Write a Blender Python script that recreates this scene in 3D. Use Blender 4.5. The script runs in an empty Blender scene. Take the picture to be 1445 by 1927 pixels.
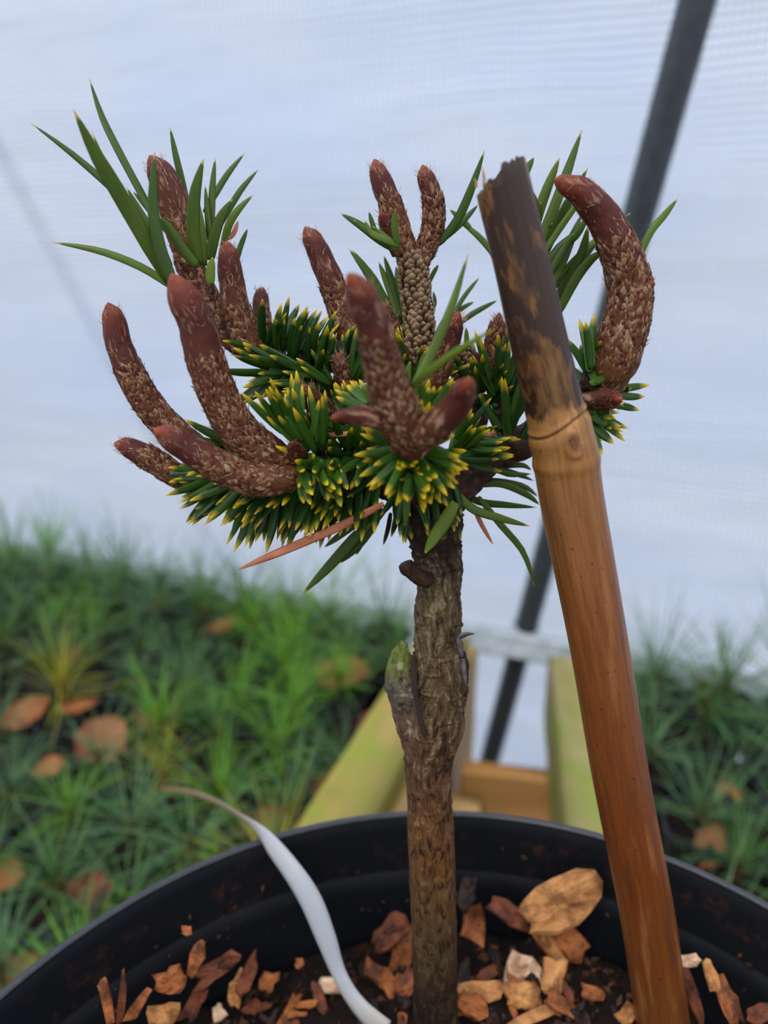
import bpy, math, random
from mathutils import Vector, noise
random.seed(7)
S = bpy.context.scene
COL = S.collection
R = math.radians

# ------------------------------------------------------------------ camera, world, exposure
PITCH = R(20); FPX = 1400.0; W, H = 1445.0, 1927.0
CP, SP = math.cos(PITCH), math.sin(PITCH)
cam_d = bpy.data.cameras.new('camera')
cam = bpy.data.objects.new('camera', cam_d); COL.objects.link(cam)
cam.rotation_euler = (R(90) - PITCH, 0, 0)
cam_d.sensor_fit = 'VERTICAL'; cam_d.sensor_height = 24.0
cam_d.lens = FPX / H * 24.0
cam_d.clip_start = 0.005; cam_d.clip_end = 60
cam_d.dof.use_dof = True; cam_d.dof.focus_distance = 0.117
cam_d.dof.aperture_fstop = cam_d.lens / 2.0
S.camera = cam
S.view_settings.view_transform = 'Standard'; S.view_settings.look = 'None'
S.view_settings.gamma = 1; S.view_settings.use_curve_mapping = False
S.view_settings.exposure = 0.08

wd = bpy.data.worlds.new('overcast_sky'); S.world = wd; wd.use_nodes = True
nt = wd.node_tree; nt.nodes.clear()
wo = nt.nodes.new('ShaderNodeOutputWorld'); bg = nt.nodes.new('ShaderNodeBackground')
tc = nt.nodes.new('ShaderNodeTexCoord'); nz = nt.nodes.new('ShaderNodeTexNoise')
nz.inputs['Scale'].default_value = 2.3; nz.inputs['Detail'].default_value = 4
nt.links.new(tc.outputs['Generated'], nz.inputs['Vector'])
cr = nt.nodes.new('ShaderNodeValToRGB')
cr.color_ramp.elements[0].position = .36; cr.color_ramp.elements[0].color = (.62, .77, 1.0, 1)
cr.color_ramp.elements[1].position = .56; cr.color_ramp.elements[1].color = (.95, .96, 1.0, 1)
nt.links.new(nz.outputs['Fac'], cr.inputs['Fac'])
sx = nt.nodes.new('ShaderNodeSeparateXYZ'); nt.links.new(tc.outputs['Generated'], sx.inputs[0])
mr = nt.nodes.new('ShaderNodeMapRange')          # overcast: brighter toward the zenith
mr.inputs['From Min'].default_value = -.02; mr.inputs['From Max'].default_value = 1
mr.inputs['To Min'].default_value = .70; mr.inputs['To Max'].default_value = 2.2
nt.links.new(sx.outputs['Z'], mr.inputs['Value'])
nt.links.new(cr.outputs['Color'], bg.inputs['Color']); nt.links.new(mr.outputs['Result'], bg.inputs['Strength'])
nt.links.new(bg.outputs[0], wo.inputs[0])

# weak veiled sun, high and a little behind the photographer's left
sd = bpy.data.lights.new('veiled_sun', 'SUN'); sd.energy = 0.9; sd.angle = R(25); sd.color = (1, .95, .88)
so = bpy.data.objects.new('veiled_sun', sd); COL.objects.link(so)
so.rotation_euler = (R(38), 0, R(-25)); so.location = (0, 0, 2)

# ------------------------------------------------------------------ pixel helpers
def ray(px, py):
    u = (px - W/2)/FPX; v = (py - H/2)/FPX
    return Vector((u, CP - v*SP, -(SP + v*CP)))          # unit depth
def PY(px, py, Y): r = ray(px, py); return r*(Y/r.y)
def PZ(px, py, z): r = ray(px, py); return r*(z/r.z)
def PP(px, py, dy=0.0):                                   # plane through the leaning stem, shifted by dy
    r = ray(px, py); return r*((.1196 + dy)/(r.y - .12*r.z))
def depth(p): return p.y*CP - p.z*SP
def wpx(w, p): return w*depth(p)/FPX                      # pixels to metres at p
UP = Vector((0, SP, CP)); TO = Vector((0, -CP, SP)); RT = Vector((1, 0, 0))

# ------------------------------------------------------------------ object helpers
def tag(o, label=None, cat=None, group=None, kind=None):
    if label: o['label'] = label
    if cat: o['category'] = cat
    if group: o['group'] = group
    if kind: o['kind'] = kind
    return o
def empty(name, loc, label=None, cat=None, group=None):
    o = bpy.data.objects.new(name, None); COL.objects.link(o); o.location = loc
    o.empty_display_size = .01
    return tag(o, label, cat, group)

class MB:
    def __init__(s): s.v = []; s.f = []; s.t = []; s.c = []; s.q = []
    def add(s, v, f, t=0, c=0, q=None):
        n = len(s.v); s.v += v; s.f += [[i+n for i in a] for a in f]
        s.t += t if isinstance(t, list) else [t]*len(v)
        s.c += c if isinstance(c, list) else [c]*len(v)
        s.q += q if q else [Vector(a) for a in v]
        return n
    def mesh(s, name, mat, org=Vector((0, 0, 0)), smooth=True):
        me = bpy.data.meshes.new(name)
        me.from_pydata([tuple(Vector(a) - org) for a in s.v], [], s.f)
        for nm, arr in (('t', s.t), ('c', s.c)):
            a = me.attributes.new(nm, 'FLOAT', 'POINT'); a.data.foreach_set('value', arr)
        a = me.attributes.new('q', 'FLOAT_VECTOR', 'POINT')
        a.data.foreach_set('vector', [x for p in s.q for x in p])
        me.materials.append(mat)
        if smooth: me.polygons.foreach_set('use_smooth', [True]*len(me.polygons))
        me.update(); return me
    def build(s, name, mat, parent=None, org=None, smooth=True):
        if org is None:
            org = Vector((0, 0, 0)); o_par = parent
            while o_par is not None: org = org + Vector(o_par.location); o_par = o_par.parent
            if parent is None:
                n = len(s.v); org = Vector((sum(a[0] for a in s.v)/n, sum(a[1] for a in s.v)/n, min(a[2] for a in s.v)))
        o = bpy.data.objects.new(name, s.mesh(name, mat, org, smooth)); COL.objects.link(o)
        if parent is None: o.location = org
        else: o.parent = parent
        return o

def catmull(P, n):
    """P: list of tuples/vectors (any dim as list) -> n samples"""
    m = len(P) - 1; out = []
    for k in range(n):
        x = k/(n-1)*m; i = min(int(x), m-1); f = x - i
        p0 = P[max(i-1, 0)]; p1 = P[i]; p2 = P[i+1]; p3 = P[min(i+2, m)]
        out.append([.5*((2*b) + (-a+c)*f + (2*a-5*b+4*c-d)*f*f + (-a+3*b-3*c+d)*f**3) for a, b, c, d in zip(p0, p1, p2, p3)])
    return out
def frames(C):
    n = len(C); T = [(C[min(i+1, n-1)] - C[max(i-1, 0)]).normalized() for i in range(n)]
    a = T[0].orthogonal().normalized()
    ref = Vector((0, -1, 0)); a = (ref - T[0]*ref.dot(T[0]))
    a = a.normalized() if a.length > 1e-4 else T[0].orthogonal().normalized()
    F = []
    for i in range(n):
        a = (a - T[i]*a.dot(T[i])).normalized(); F.append((a, T[i].cross(a)))
    return T, F
def tube(mb, pts, rad, seg=16, n=40, disp=None, c=0.0, cap0=True, cap1=True, flat=1.0, seed=0):
    """theta = 0 faces the camera side. Returns sample data for decorating the surface."""
    D = catmull([list(p)+[r] for p, r in zip(pts, rad)], n)
    C = [Vector(d[:3]) for d in D]; Rr = [max(d[3], 1e-6) for d in D]
    T, F = frames(C); s = [0]
    for i in range(1, n): s.append(s[-1] + (C[i]-C[i-1]).length)
    V = []; Q = []; t = []; off = Vector((seed*.37, seed*.11, seed*.73))
    for i in range(n):
        for k in range(seg):
            th = 2*math.pi*k/seg; r = Rr[i]
            q = Vector((math.cos(th)*r, math.sin(th)*r, s[i]))
            if disp: r = r + disp(q + off, th, s[i], s[i]/s[-1])
            V.append(C[i] + F[i][0]*math.cos(th)*r*flat + F[i][1]*math.sin(th)*r)
            Q.append(q + off); t.append(s[i]/s[-1])
    f = [[i*seg+k, i*seg+(k+1) % seg, (i+1)*seg+(k+1) % seg, (i+1)*seg+k] for i in range(n-1) for k in range(seg)]
    if cap0: f.append(list(range(seg))[::-1])
    if cap1: f.append([(n-1)*seg+k for k in range(seg)])
    mb.add(V, f, t, c, Q)
    return C, Rr, T, F, s
def box(mb, o, ax, ay, az, c=0.0, jit=0):
    """box from centre o and three half-axis vectors, small chamfer"""
    V = []; fs = []
    ins = .0012
    la, lb, lc = ax.length, ay.length, az.length
    ua, ub, uc = ax.normalized(), ay.normalized(), az.normalized()
    idx = {}
    for sx_ in (-1, 1):
        for sy_ in (-1, 1):
            for sz_ in (-1, 1):
                for j in range(3):
                    l = [la, lb, lc]; b = [la-ins, lb-ins, lc-ins]; b[j] = l[j]
                    idx[(sx_, sy_, sz_, j)] = len(V)
                    V.append(o + ua*b[0]*sx_ + ub*b[1]*sy_ + uc*b[2]*sz_)
    import itertools
    for j in range(3):
        o1, o2 = [k for k in range(3) if k != j]
        for sj in (-1, 1):
            q = []
            for a, b in ((-1, -1), (1, -1), (1, 1), (-1, 1)):
                k = [0, 0, 0]; k[j] = sj; k[o1] = a; k[o2] = b; q.append(idx[(*k, j)])
            fs.append(q if (sj > 0) == (j != 1) else q[::-1])
    for j in range(3):                                    # edge chamfers (edges running along axis j)
        o1, o2 = [k for k in range(3) if k != j]
        for a in (-1, 1):
            for b in (-1, 1):
                k1 = [0]*3; k1[o1] = a; k1[o2] = b; k2 = k1[:]; k1[j] = -1; k2[j] = 1
                fs.append([idx[(*k1, o1)], idx[(*k1, o2)], idx[(*k2, o2)], idx[(*k2, o1)]])
    for a in (-1, 1):
        for b in (-1, 1):
            for d in (-1, 1): fs.append([idx[(a, b, d, j)] for j in range(3)])
    Q = [Vector(((v-o).dot(ua), (v-o).dot(ub), (v-o).dot(uc))) + Vector((o.x*3, 0, 0)) for v in V]
    mb.add(V, fs, 0, c, Q)

# ------------------------------------------------------------------ materials
class N:
    def __init__(s, name):
        s.m = bpy.data.materials.new(name); s.m.use_nodes = True; s.nt = s.m.node_tree; s.nt.nodes.clear()
        s.out = s.nt.nodes.new('ShaderNodeOutputMaterial')
    def n(s, t, **k):
        x = s.nt.nodes.new(t)
        for a, b in k.items(): setattr(x, a, b)
        return x
    def l(s, a, b): s.nt.links.new(a, b)
    def set(s, sock, v):
        if isinstance(v, bpy.types.NodeSocket): s.l(v, sock)
        else: sock.default_value = v
    def attr(s, nm, vec=False):
        a = s.n('ShaderNodeAttribute', attribute_name=nm); return a.outputs['Vector' if vec else 'Fac']
    def noise(s, vec, scale, detail=4, stretch=None, rough=.6, dist=0):
        if stretch:
            mp = s.n('ShaderNodeMapping'); s.l(vec, mp.inputs[0]); mp.inputs['Scale'].default_value = stretch; vec = mp.outputs[0]
        x = s.n('ShaderNodeTexNoise'); s.l(vec, x.inputs['Vector'])
        x.inputs['Scale'].default_value = scale; x.inputs['Detail'].default_value = detail
        x.inputs['Roughness'].default_value = rough; x.inputs['Distortion'].default_value = dist
        return x.outputs['Fac']
    def vor(s, vec, scale, stretch=None, feat='F1'):
        if stretch:
            mp = s.n('ShaderNodeMapping'); s.l(vec, mp.inputs[0]); mp.inputs['Scale'].default_value = stretch; vec = mp.outputs[0]
        x = s.n('ShaderNodeTexVoronoi', feature=feat); s.l(vec, x.inputs['Vector']); x.inputs['Scale'].default_value = scale
        return x.outputs['Distance']
    def ramp(s, f, *st):
        x = s.n('ShaderNodeValToRGB'); s.l(f, x.inputs[0]); e = x.color_ramp.elements
        while len(e) < len(st): e.new(.5)
        for el, (p, c) in zip(e, st):
            el.position = p; el.color = (c, c, c, 1) if isinstance(c, (int, float)) else (*c, 1)
        return x.outputs['Color']
    def mix(s, f, a, b, mode='MIX'):
        x = s.n('ShaderNodeMix', data_type='RGBA', blend_type=mode); s.set(x.inputs[0], f)
        for sock, v in ((x.inputs[6], a), (x.inputs[7], b)): s.set(sock, (*v, 1) if isinstance(v, tuple) else v)
        return x.outputs[2]
    def math(s, op, a, b=0, c=None):
        x = s.n('ShaderNodeMath', operation=op); s.set(x.inputs[0], a); s.set(x.inputs[1], b)
        if c is not None: s.set(x.inputs[2], c)
        return x.outputs[0]
    def finish(s, col, rough=.6, bump=None, bd=.0003, spec=.4, coat=0, trans=0, transcol=None, metal=0, sss=0):
        b = s.n('ShaderNodeBsdfPrincipled'); s.set(b.inputs['Base Color'], (*col, 1) if isinstance(col, tuple) else col)
        s.set(b.inputs['Roughness'], rough); b.inputs['Specular IOR Level'].default_value = spec
        b.inputs['Coat Weight'].default_value = coat; b.inputs['Metallic'].default_value = metal
        b.inputs['Coat Roughness'].default_value = .25
        if sss:
            b.inputs['Subsurface Weight'].default_value = sss; b.inputs['Subsurface Radius'].default_value = (.001, .0005, .0002); b.inputs['Subsurface Scale'].default_value = 1
        if bump is not None:
            x = s.n('ShaderNodeBump'); x.inputs['Distance'].default_value = bd; s.l(bump, x.inputs['Height']); s.l(x.outputs[0], b.inputs['Normal'])
        sh = b.outputs[0]
        if trans:
            tr = s.n('ShaderNodeBsdfTranslucent'); s.set(tr.inputs[0], (*transcol, 1) if isinstance(transcol, tuple) else transcol)
            mx = s.n('ShaderNodeMixShader'); mx.inputs[0].default_value = trans; s.l(sh, mx.inputs[1]); s.l(tr.outputs[0], mx.inputs[2]); sh = mx.outputs[0]
        s.l(sh, s.out.inputs[0]); return s.m

def mat_bud():
    m = N('bud_skin'); q = m.attr('q', True); t = m.attr('t')
    n1 = m.noise(q, 900, 5, (1, 1, .35)); n2 = m.noise(q, 350, 3)
    base = m.ramp(t, (0, (.27, .062, .026)), (.07, (.15, .027, .013)), (.18, (.070, .013, .009)), (.35, (.088, .020, .011)), (.6, (.105, .033, .012)), (1, (.10, .042, .012)))
    base = m.mix(m.ramp(n2, (.35, 0), (.7, .55)), base, (.045, .012, .010))
    pale = m.math('MULTIPLY', m.ramp(n1, (.56, 0), (.68, 1)), m.ramp(t, (0, .1), (.15, .45), (.6, .9)))
    col = m.mix(pale, base, (.42, .24, .15))
    return m.finish(col, .55, n1, .0003, .22)
def mat_scale():
    m = N('bud_scale'); q = m.attr('q', True); t = m.attr('t'); c = m.attr('c')
    base = m.ramp(c, (0, (.035, .009, .006)), (.35, (.095, .022, .011)), (.6, (.15, .046, .014)), (.82, (.20, .095, .026)), (1, (.38, .25, .15)))
    tipc = m.mix(m.math('MULTIPLY', m.ramp(t, (.55, 0), (1, .8)), m.ramp(c, (.3, .25), (.9, 1))), base, (.60, .44, .30))
    n1 = m.noise(q, 1500, 3)
    col = m.mix(m.ramp(n1, (.3, .5), (.6, 0)), tipc, (.10, .03, .02))
    return m.finish(col, .6, n1, .0001, .12, trans=.12, transcol=(.5, .2, .08))
def mat_peg():
    m = N('leaf_cushion'); q = m.attr('q', True); t = m.attr('t'); c = m.attr('c')
    base = m.ramp(t, (0, (.020, .011, .006)), (.5, (.125, .070, .030)), (1, (.36, .26, .16)))  # dark feet paint in the shadows between cushions, lips are pale
    col = m.mix(m.math('MULTIPLY', c, .5), base, (.10, .05, .025))
    return m.finish(col, .75, m.noise(q, 1500, 3), .0001, .2)
def mat_bark(y2t):
    m = N('stem_bark'); q = m.attr('q', True); t = m.attr('t')
    nf = m.noise(q, 700, 6, (1, 1, .4), .7, 1.2); nc = m.noise(q, 160, 4); nl = m.noise(q, 1100, 4, (1, 1, .16))
    v = m.vor(q, 420, (1, 1, .55), 'DISTANCE_TO_EDGE')
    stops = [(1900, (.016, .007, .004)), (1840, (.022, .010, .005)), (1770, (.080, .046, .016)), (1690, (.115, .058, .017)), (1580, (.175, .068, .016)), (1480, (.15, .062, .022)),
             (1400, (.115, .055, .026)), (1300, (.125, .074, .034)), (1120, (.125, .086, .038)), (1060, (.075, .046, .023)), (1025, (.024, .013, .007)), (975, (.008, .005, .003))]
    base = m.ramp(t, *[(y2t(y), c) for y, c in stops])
    col = m.mix(m.ramp(nc, (.35, .75), (.6, 0)), base, m.mix(.5, base, (.10, .055, .025)))
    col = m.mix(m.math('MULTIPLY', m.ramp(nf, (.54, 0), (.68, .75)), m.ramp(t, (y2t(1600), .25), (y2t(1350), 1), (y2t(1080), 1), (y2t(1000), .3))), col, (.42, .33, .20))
    col = m.mix(m.ramp(nf, (.38, .95), (.50, 0)), col, (.018, .008, .005))
    col = m.mix(m.ramp(v, (.0, .35), (.05, 0)), col, (.03, .015, .009))
    b = m.math('ADD', m.math('MULTIPLY', nf, 1), m.math('MULTIPLY', nl, .6))
    return m.finish(col, .65, b, .0010, .2)
def mat_stub():
    m = N('mossy_cut'); q = m.attr('q', True); t = m.attr('t')
    nf = m.noise(q, 700, 6, (1, 1, .5), .7, 1.0); n2 = m.noise(q, 500, 3)
    base = m.ramp(t, (0, (.12, .055, .024)), (.5, (.11, .065, .035)), (.62, (.09, .072, .055)), (.76, (.10, .085, .05)), (.84, (.12, .14, .025)), (1, (.14, .18, .03)))
    col = m.mix(m.ramp(nf, (.36, .95), (.50, 0)), base, (.014, .009, .006))
    col = m.mix(m.ramp(n2, (.58, 0), (.7, .6)), col, (.42, .36, .26))
    return m.finish(col, .7, nf, .0006, .3)
def mat_twig():
    m = N('branch_bark'); q = m.attr('q', True)
    nf = m.noise(q, 900, 6, (1, 1, .6), .7); v = m.vor(q, 600)
    col = m.ramp(nf, (.3, (.006, .003, .002)), (.5, (.030, .012, .007)), (.62, (.070, .028, .013)), (.75, (.20, .10, .05)))
    return m.finish(col, .6, nf, .0007, .25)
def mat_needle(name, tone, yel, y0=.80):
    m = N(name); q = m.attr('q', True); t = m.attr('t'); c = m.attr('c')
    g = m.mix(c, tone[0], tone[1]); n1 = m.noise(q, 500, 3, (1, 1, .2))
    g = m.mix(m.ramp(n1, (.4, .35), (.6, 0)), g, tuple(x*.5 for x in tone[0]))
    tt = m.math('ADD', t, m.math('MULTIPLY', c, yel))
    col = m.mix(m.ramp(tt, (y0, 0), (1.0, 1)), g, (.72, .50, .010))
    col = m.mix(m.ramp(t, (.955, 0), (.985, .8)), col, (.35, .12, .03))
    return m.finish(col, .38, n1, .00008, .28, coat=.05, trans=.22, transcol=col)
def mat_dead():
    m = N('dead_needle'); q = m.attr('q', True); n1 = m.noise(q, 900, 4, (1, 1, .15))
    return m.finish(m.ramp(n1, (.3, (.20, .05, .02)), (.7, (.50, .17, .07))), .5, n1, .0001)
def mat_cane(tn):
    m = N('bamboo'); q = m.attr('q', True); s = m.attr('t'); c = m.attr('c')
    # t: position along the cane, 0 = top, 1 = bottom;   c: 1 at the node scar
    st = m.noise(q, 1400, 5, (1, 1, .05)); st2 = m.noise(q, 420, 4, (1, 1, .08)); nc = m.noise(q, 165, 5, (1, 1, .5), .6, .3); sp = m.noise(q, 1300, 2)
    low = m.ramp(s, (tn, (.36, .165, .042)), (tn+.05, (.27, .108, .026)), (tn+.15, (.22, .070, .016)), (.65, (.165, .042, .008)), (1, (.18, .060, .012)))
    low = m.mix(m.ramp(st, (.35, .75), (.62, 0)), low, m.mix(.55, low, (.07, .022, .008)))
    low = m.mix(m.ramp(st2, (.52, 0), (.7, .65)), low, (.33, .15, .05))
    low = m.mix(m.ramp(st2, (.30, .7), (.44, 0)), low, (.085, .03, .014))
    dark = m.mix(m.ramp(st, (.3, .5), (.7, 0)), (.036, .015, .009), (.012, .006, .0045))
    pt = m.ramp(nc, (.50, 0), (.54, 1)); p2 = m.ramp(m.noise(q, 700, 4, (1, 1, .2)), (.40, .25), (.55, 1))
    dark = m.mix(m.math('MULTIPLY', pt, p2), dark, m.mix(m.ramp(nc, (.55, .0), (.72, 1)), (.15, .062, .014), (.18, .11, .026)))
    jit = m.math('ADD', s, m.math('MULTIPLY', m.math('SUBTRACT', m.noise(q, 600, 3, (1, 1, .2)), .5), .05))
    col = m.mix(m.ramp(jit, (tn-.012, 0), (tn-.006, 1)), dark, low)
    col = m.mix(m.ramp(sp, (.685, 0), (.70, .9)), col, (.03, .015, .01))
    col = m.mix(m.ramp(c, (.3, 0), (.9, .8)), col, (.085, .028, .012))
    return m.finish(col, .40, m.math('ADD', st, m.math('MULTIPLY', c, 1.0)), .00018, .25, coat=.18)
def mat_pith():
    m = N('cut_bamboo'); q = m.attr('q', True); n1 = m.noise(q, 1200, 4)
    return m.finish(m.ramp(n1, (.3, (.16, .08, .02)), (.7, (.50, .34, .15))), .8, n1, .0002)
def mat_wood(name, c0, c1, green=0):
    m = N(name); q = m.attr('q', True)
    g = m.noise(q, 60, 5, (.12, 1, 1)); nb = m.noise(q, 22, 3)
    col = m.ramp(g, (.3, c0), (.7, c1))
    if green: col = m.mix(m.ramp(nb, (.42, 0), (.62, green)), col, (.24, .30, .03))
    return m.finish(col, .7, g, .001, .3)
def mat_plain(name, col, rough=.5, metal=0, var=.25, sc=150, spec=.5):
    m = N(name); q = m.attr('q', True); n1 = m.noise(q, sc, 4)
    c = m.mix(m.ramp(n1, (.35, 0), (.7, 1)), tuple(x*(1-var) for x in col), tuple(min(1, x*(1+var)) for x in col))
    return m.finish(c, rough, n1, .0002, spec, metal=metal)
def mat_pot():
    m = N('black_plastic'); q = m.attr('q', True); n1 = m.noise(q, 60, 5, None, .7); n2 = m.noise(q, 260, 4, None, .7); c = m.attr('c')
    dirt = m.math('MULTIPLY', m.math('MULTIPLY', m.ramp(n1, (.50, 0), (.70, .8)), m.ramp(n2, (.48, 0), (.66, 1))), c)
    col = m.mix(dirt, (.0075, .0085, .011), (.085, .028, .014))
    return m.finish(col, m.math('ADD', .5, m.math('MULTIPLY', dirt, .4)), n2, .0002, .10)
def mat_soil():
    m = N('compost'); q = m.attr('q', True); n1 = m.noise(q, 260, 6, None, .75); n2 = m.noise(q, 900, 4)
    col = m.ramp(n1, (.38, (.004, .0025, .002)), (.58, (.016, .007, .0045)), (.72, (.055, .020, .009)))
    return m.finish(col, .85, m.math('ADD', n1, n2), .0015, .2)
def mat_chip(name, a, b, d):
    m = N(name); q = m.attr('q', True); g = m.noise(q, 500, 5, (.15, 1, 1)); n2 = m.noise(q, 220, 4)
    col = m.ramp(g, (.3, a), (.65, b)); col = m.mix(m.ramp(n2, (.38, .8), (.55, 0)), col, d)
    return m.finish(col, .65, g, .0005, .3)
def mat_film():
    m = N('reinforced_film'); q = m.attr('q', True); s = m.n('ShaderNodeSeparateXYZ'); m.l(q, s.inputs[0])
    wob = m.noise(q, 8, 2)
    def line(sock, pitch, wd, ph):
        x = m.math('ADD', sock, m.math('MULTIPLY', wob, ph)); x = m.math('FRACT', m.math('DIVIDE', x, pitch))
        x = m.math('ABSOLUTE', m.math('SUBTRACT', x, .5)); return m.ramp(x, (.5-wd-.05, 0), (.5-wd+.05, 1))
    hz = line(s.outputs['Y'], .0050, .22, .012); vt = line(s.outputs['X'], .0044, .18, .008)
    g = m.math('MAXIMUM', hz, m.math('MULTIPLY', vt, 1.0))
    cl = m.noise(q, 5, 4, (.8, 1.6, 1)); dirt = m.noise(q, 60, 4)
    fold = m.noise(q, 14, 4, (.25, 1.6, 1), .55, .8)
    tcol = m.mix(m.ramp(cl, (.38, 0), (.62, 1)), (.68, .79, 1.0), (.87, .90, .99))  # broad blue and white sky patches painted into the film tint
    tcol = m.mix(m.ramp(dirt, (.45, 0), (.75, .16)), tcol, (.62, .50, .46))
    tcol = m.mix(m.ramp(fold, (.45, 0), (.62, .18)), tcol, (.55, .58, .62))
    tcol = m.mix(m.math('MULTIPLY', g, .85), tcol, (.42, .45, .54))
    tr = m.n('ShaderNodeBsdfTranslucent'); m.l(tcol, tr.inputs[0])
    df = m.n('ShaderNodeBsdfDiffuse'); df.inputs[0].default_value = (.75, .77, .8, 1)
    tp = m.n('ShaderNodeBsdfTransparent'); tp.inputs[0].default_value = (.92, .95, 1, 1)
    a = m.n('ShaderNodeMixShader'); a.inputs[0].default_value = .14; m.l(tr.outputs[0], a.inputs[1]); m.l(df.outputs[0], a.inputs[2])
    b = m.n('ShaderNodeMixShader'); m.l(m.math('SUBTRACT', .24, m.math('MULTIPLY', g, .16)), b.inputs[0]); m.l(a.outputs[0], b.inputs[1]); m.l(tp.outputs[0], b.inputs[2])
    bp = m.n('ShaderNodeBump'); bp.inputs['Distance'].default_value = .004; m.l(fold, bp.inputs['Height'])
    m.l(bp.outputs[0], tr.inputs['Normal']); m.l(bp.outputs[0], df.inputs['Normal'])
    m.l(b.outputs[0], m.out.inputs[0]); return m.m
def mat_grass(name, a, b, tip):
    m = N(name); t = m.attr('t'); c = m.attr('c')
    col = m.mix(c, a, b); col = m.mix(m.ramp(t, (.0, .9), (.18, 0)), col, tip)
    return m.finish(col, .5, None, 0, .4, trans=.3, transcol=col)
def mat_leaf(name, a, b):
    m = N(name); q = m.attr('q', True); n1 = m.noise(q, 60, 4)
    return m.finish(m.ramp(n1, (.3, a), (.7, b)), .6, n1, .0008, .3)

BUD, SCALE, PEG, STUB, TWIG, DEAD = mat_bud(), mat_scale(), mat_peg(), mat_stub(), mat_twig(), mat_dead()
NEED = mat_needle('green_needle', ((.010, .044, .005), (.048, .130, .008)), .11)
NLONG = mat_needle('long_green_needle', ((.034, .080, .008), (.155, .225, .014)), .03, .93)
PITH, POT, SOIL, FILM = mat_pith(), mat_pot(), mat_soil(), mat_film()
STEEL = mat_plain('galvanised_steel', (.42, .47, .50), .45, .3)
POLE = mat_plain('dark_coated_tube', (.035, .045, .050), .38, 0)
PALEPOLE = mat_plain('grey_tube', (.16, .18, .20), .5, 0)
STRAP = mat_plain('whitish_strip', (.52, .54, .57), .35, 0, .2, 300)

# ------------------------------------------------------------------ greenhouse wall, tubes, floor
wdir = Vector((.9323, -.3617, 0)); base0 = Vector((0, .602, -.30))
pdir = Vector((-.034, -.086, .48)).normalized()
wn = wdir.cross(pdir).normalized()                        # faces the camera side
if wn.y > 0: wn = -wn
mb = MB(); nx, nz_ = 150, 170; V = []; Q = []
for j in range(nz_+1):
    for i in range(nx+1):
        a = -1.0 + 2.0*i/nx; b = -.62 + 1.55*j/nz_
        d = .004*noise.noise(Vector((a*3, b*16, 0))) + .006*noise.noise(Vector((a*2+9, b*5, 3))) + .0012*noise.noise(Vector((a*6+9, b*60, 3)))
        V.append(base0 + wdir*a + pdir*b + (-wn)*(.045 + d)); Q.append(Vector((a, b, 0)))
mb.add(V, [[j*(nx+1)+i, j*(nx+1)+i+1, (j+1)*(nx+1)+i+1, (j+1)*(nx+1)+i] for j in range(nz_) for i in range(nx)], 0, 0, Q)
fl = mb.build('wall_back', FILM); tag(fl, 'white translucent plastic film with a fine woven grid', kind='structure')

mb = MB(); fz = -.90
V = [Vector((-2.5, -1.5, fz)), Vector((2.5, -1.5, fz)), Vector((2.5, .75, fz)), Vector((-2.5, 1.6, fz)), Vector((-2.5, -1.5, fz-.03)), Vector((2.5, -1.5, fz-.03)), Vector((2.5, .75, fz-.03)), Vector((-2.5, 1.6, fz-.03))]
mb.add(V, [[0, 1, 2, 3], [7, 6, 5, 4], [0, 4, 5, 1], [1, 5, 6, 2], [2, 6, 7, 3], [3, 7, 4, 0]])
tag(mb.build('floor', mat_plain('grey_ground', (.16, .15, .13), .9, 0, .3, 12), smooth=False), 'grey greenhouse floor', kind='structure')
mb = MB(); V = [Vector((-30, .5, -.93)), Vector((30, .5, -.93)), Vector((30, 4, -.93)), Vector((-30, 4, -.93)), Vector((-30, .5, -1)), Vector((30, .5, -1)), Vector((30, 4, -1)), Vector((-30, 4, -1))]
mb.add(V, [[0, 1, 2, 3], [7, 6, 5, 4], [0, 4, 5, 1], [1, 5, 6, 2], [2, 6, 7, 3], [3, 7, 4, 0]])
tag(mb.build('ground', mat_plain('pale_gravel', (.30, .31, .29), .9, 0, .2, 3), smooth=False), 'pale ground outside the film', kind='structure')

# leaning tube in front of the film
p0, p1 = PY(984, 1200, .568), PY(1312, 0, .449)
dv = (p1 - p0); a0 = p0 + dv*((-.895 - p0.z)/dv.z); a1 = p1 + dv*.5
r0 = empty('greenhouse_tube', a0, 'thick dark steel tube leaning across the film wall behind the cane', 'pole')
mb = MB(); tube(mb, [a0, a0.lerp(a1, .5), a1], [.0098]*3, 32, 12); mb.build('tube', POLE, r0)
mb = MB(); tube(mb, [p0 - dv*.030, p0 + dv*.030], [.0122]*2, 32, 4); mb.build('clamp', STEEL, r0)
# horizontal rail
rc = p0 + Vector((0, -.0225, .004)); ra = rc - wdir*.75; rb = rc + wdir*.62
r1 = empty('greenhouse_rail', ra, 'pale galvanised rail running level along the film, just above the boards', 'rail')
mb = MB(); box(mb, ra.lerp(rb, .5), wdir*((rb-ra).length/2), wn*.004, Vector((0, 0, .0105))); o = mb.build('rail_face', STEEL, r1)
mb = MB(); box(mb, ra.lerp(rb, .5) - Vector((0, 0, .0118)) - wn*.004, wdir*((rb-ra).length/2), wn*.005, Vector((0, 0, .0022))); mb.build('rail_lip', PALEPOLE, r1)
# tube outside the film, upper left
q0, q1 = PY(-60, 175, .93), PY(200, 660, .93)
dv2 = q1 - q0; b1 = q1 + dv2*((-.925 - q1.z)/dv2.z); b0 = q0 - dv2*.6
r2 = empty('outside_tube', b1, 'thin grey tube slanting outside the film at the left', 'pole')
mb = MB(); tube(mb, [b0, b0.lerp(b1, .5), b1], [.009]*3, 20, 8); mb.build('tube', POLE, r2)

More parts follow.
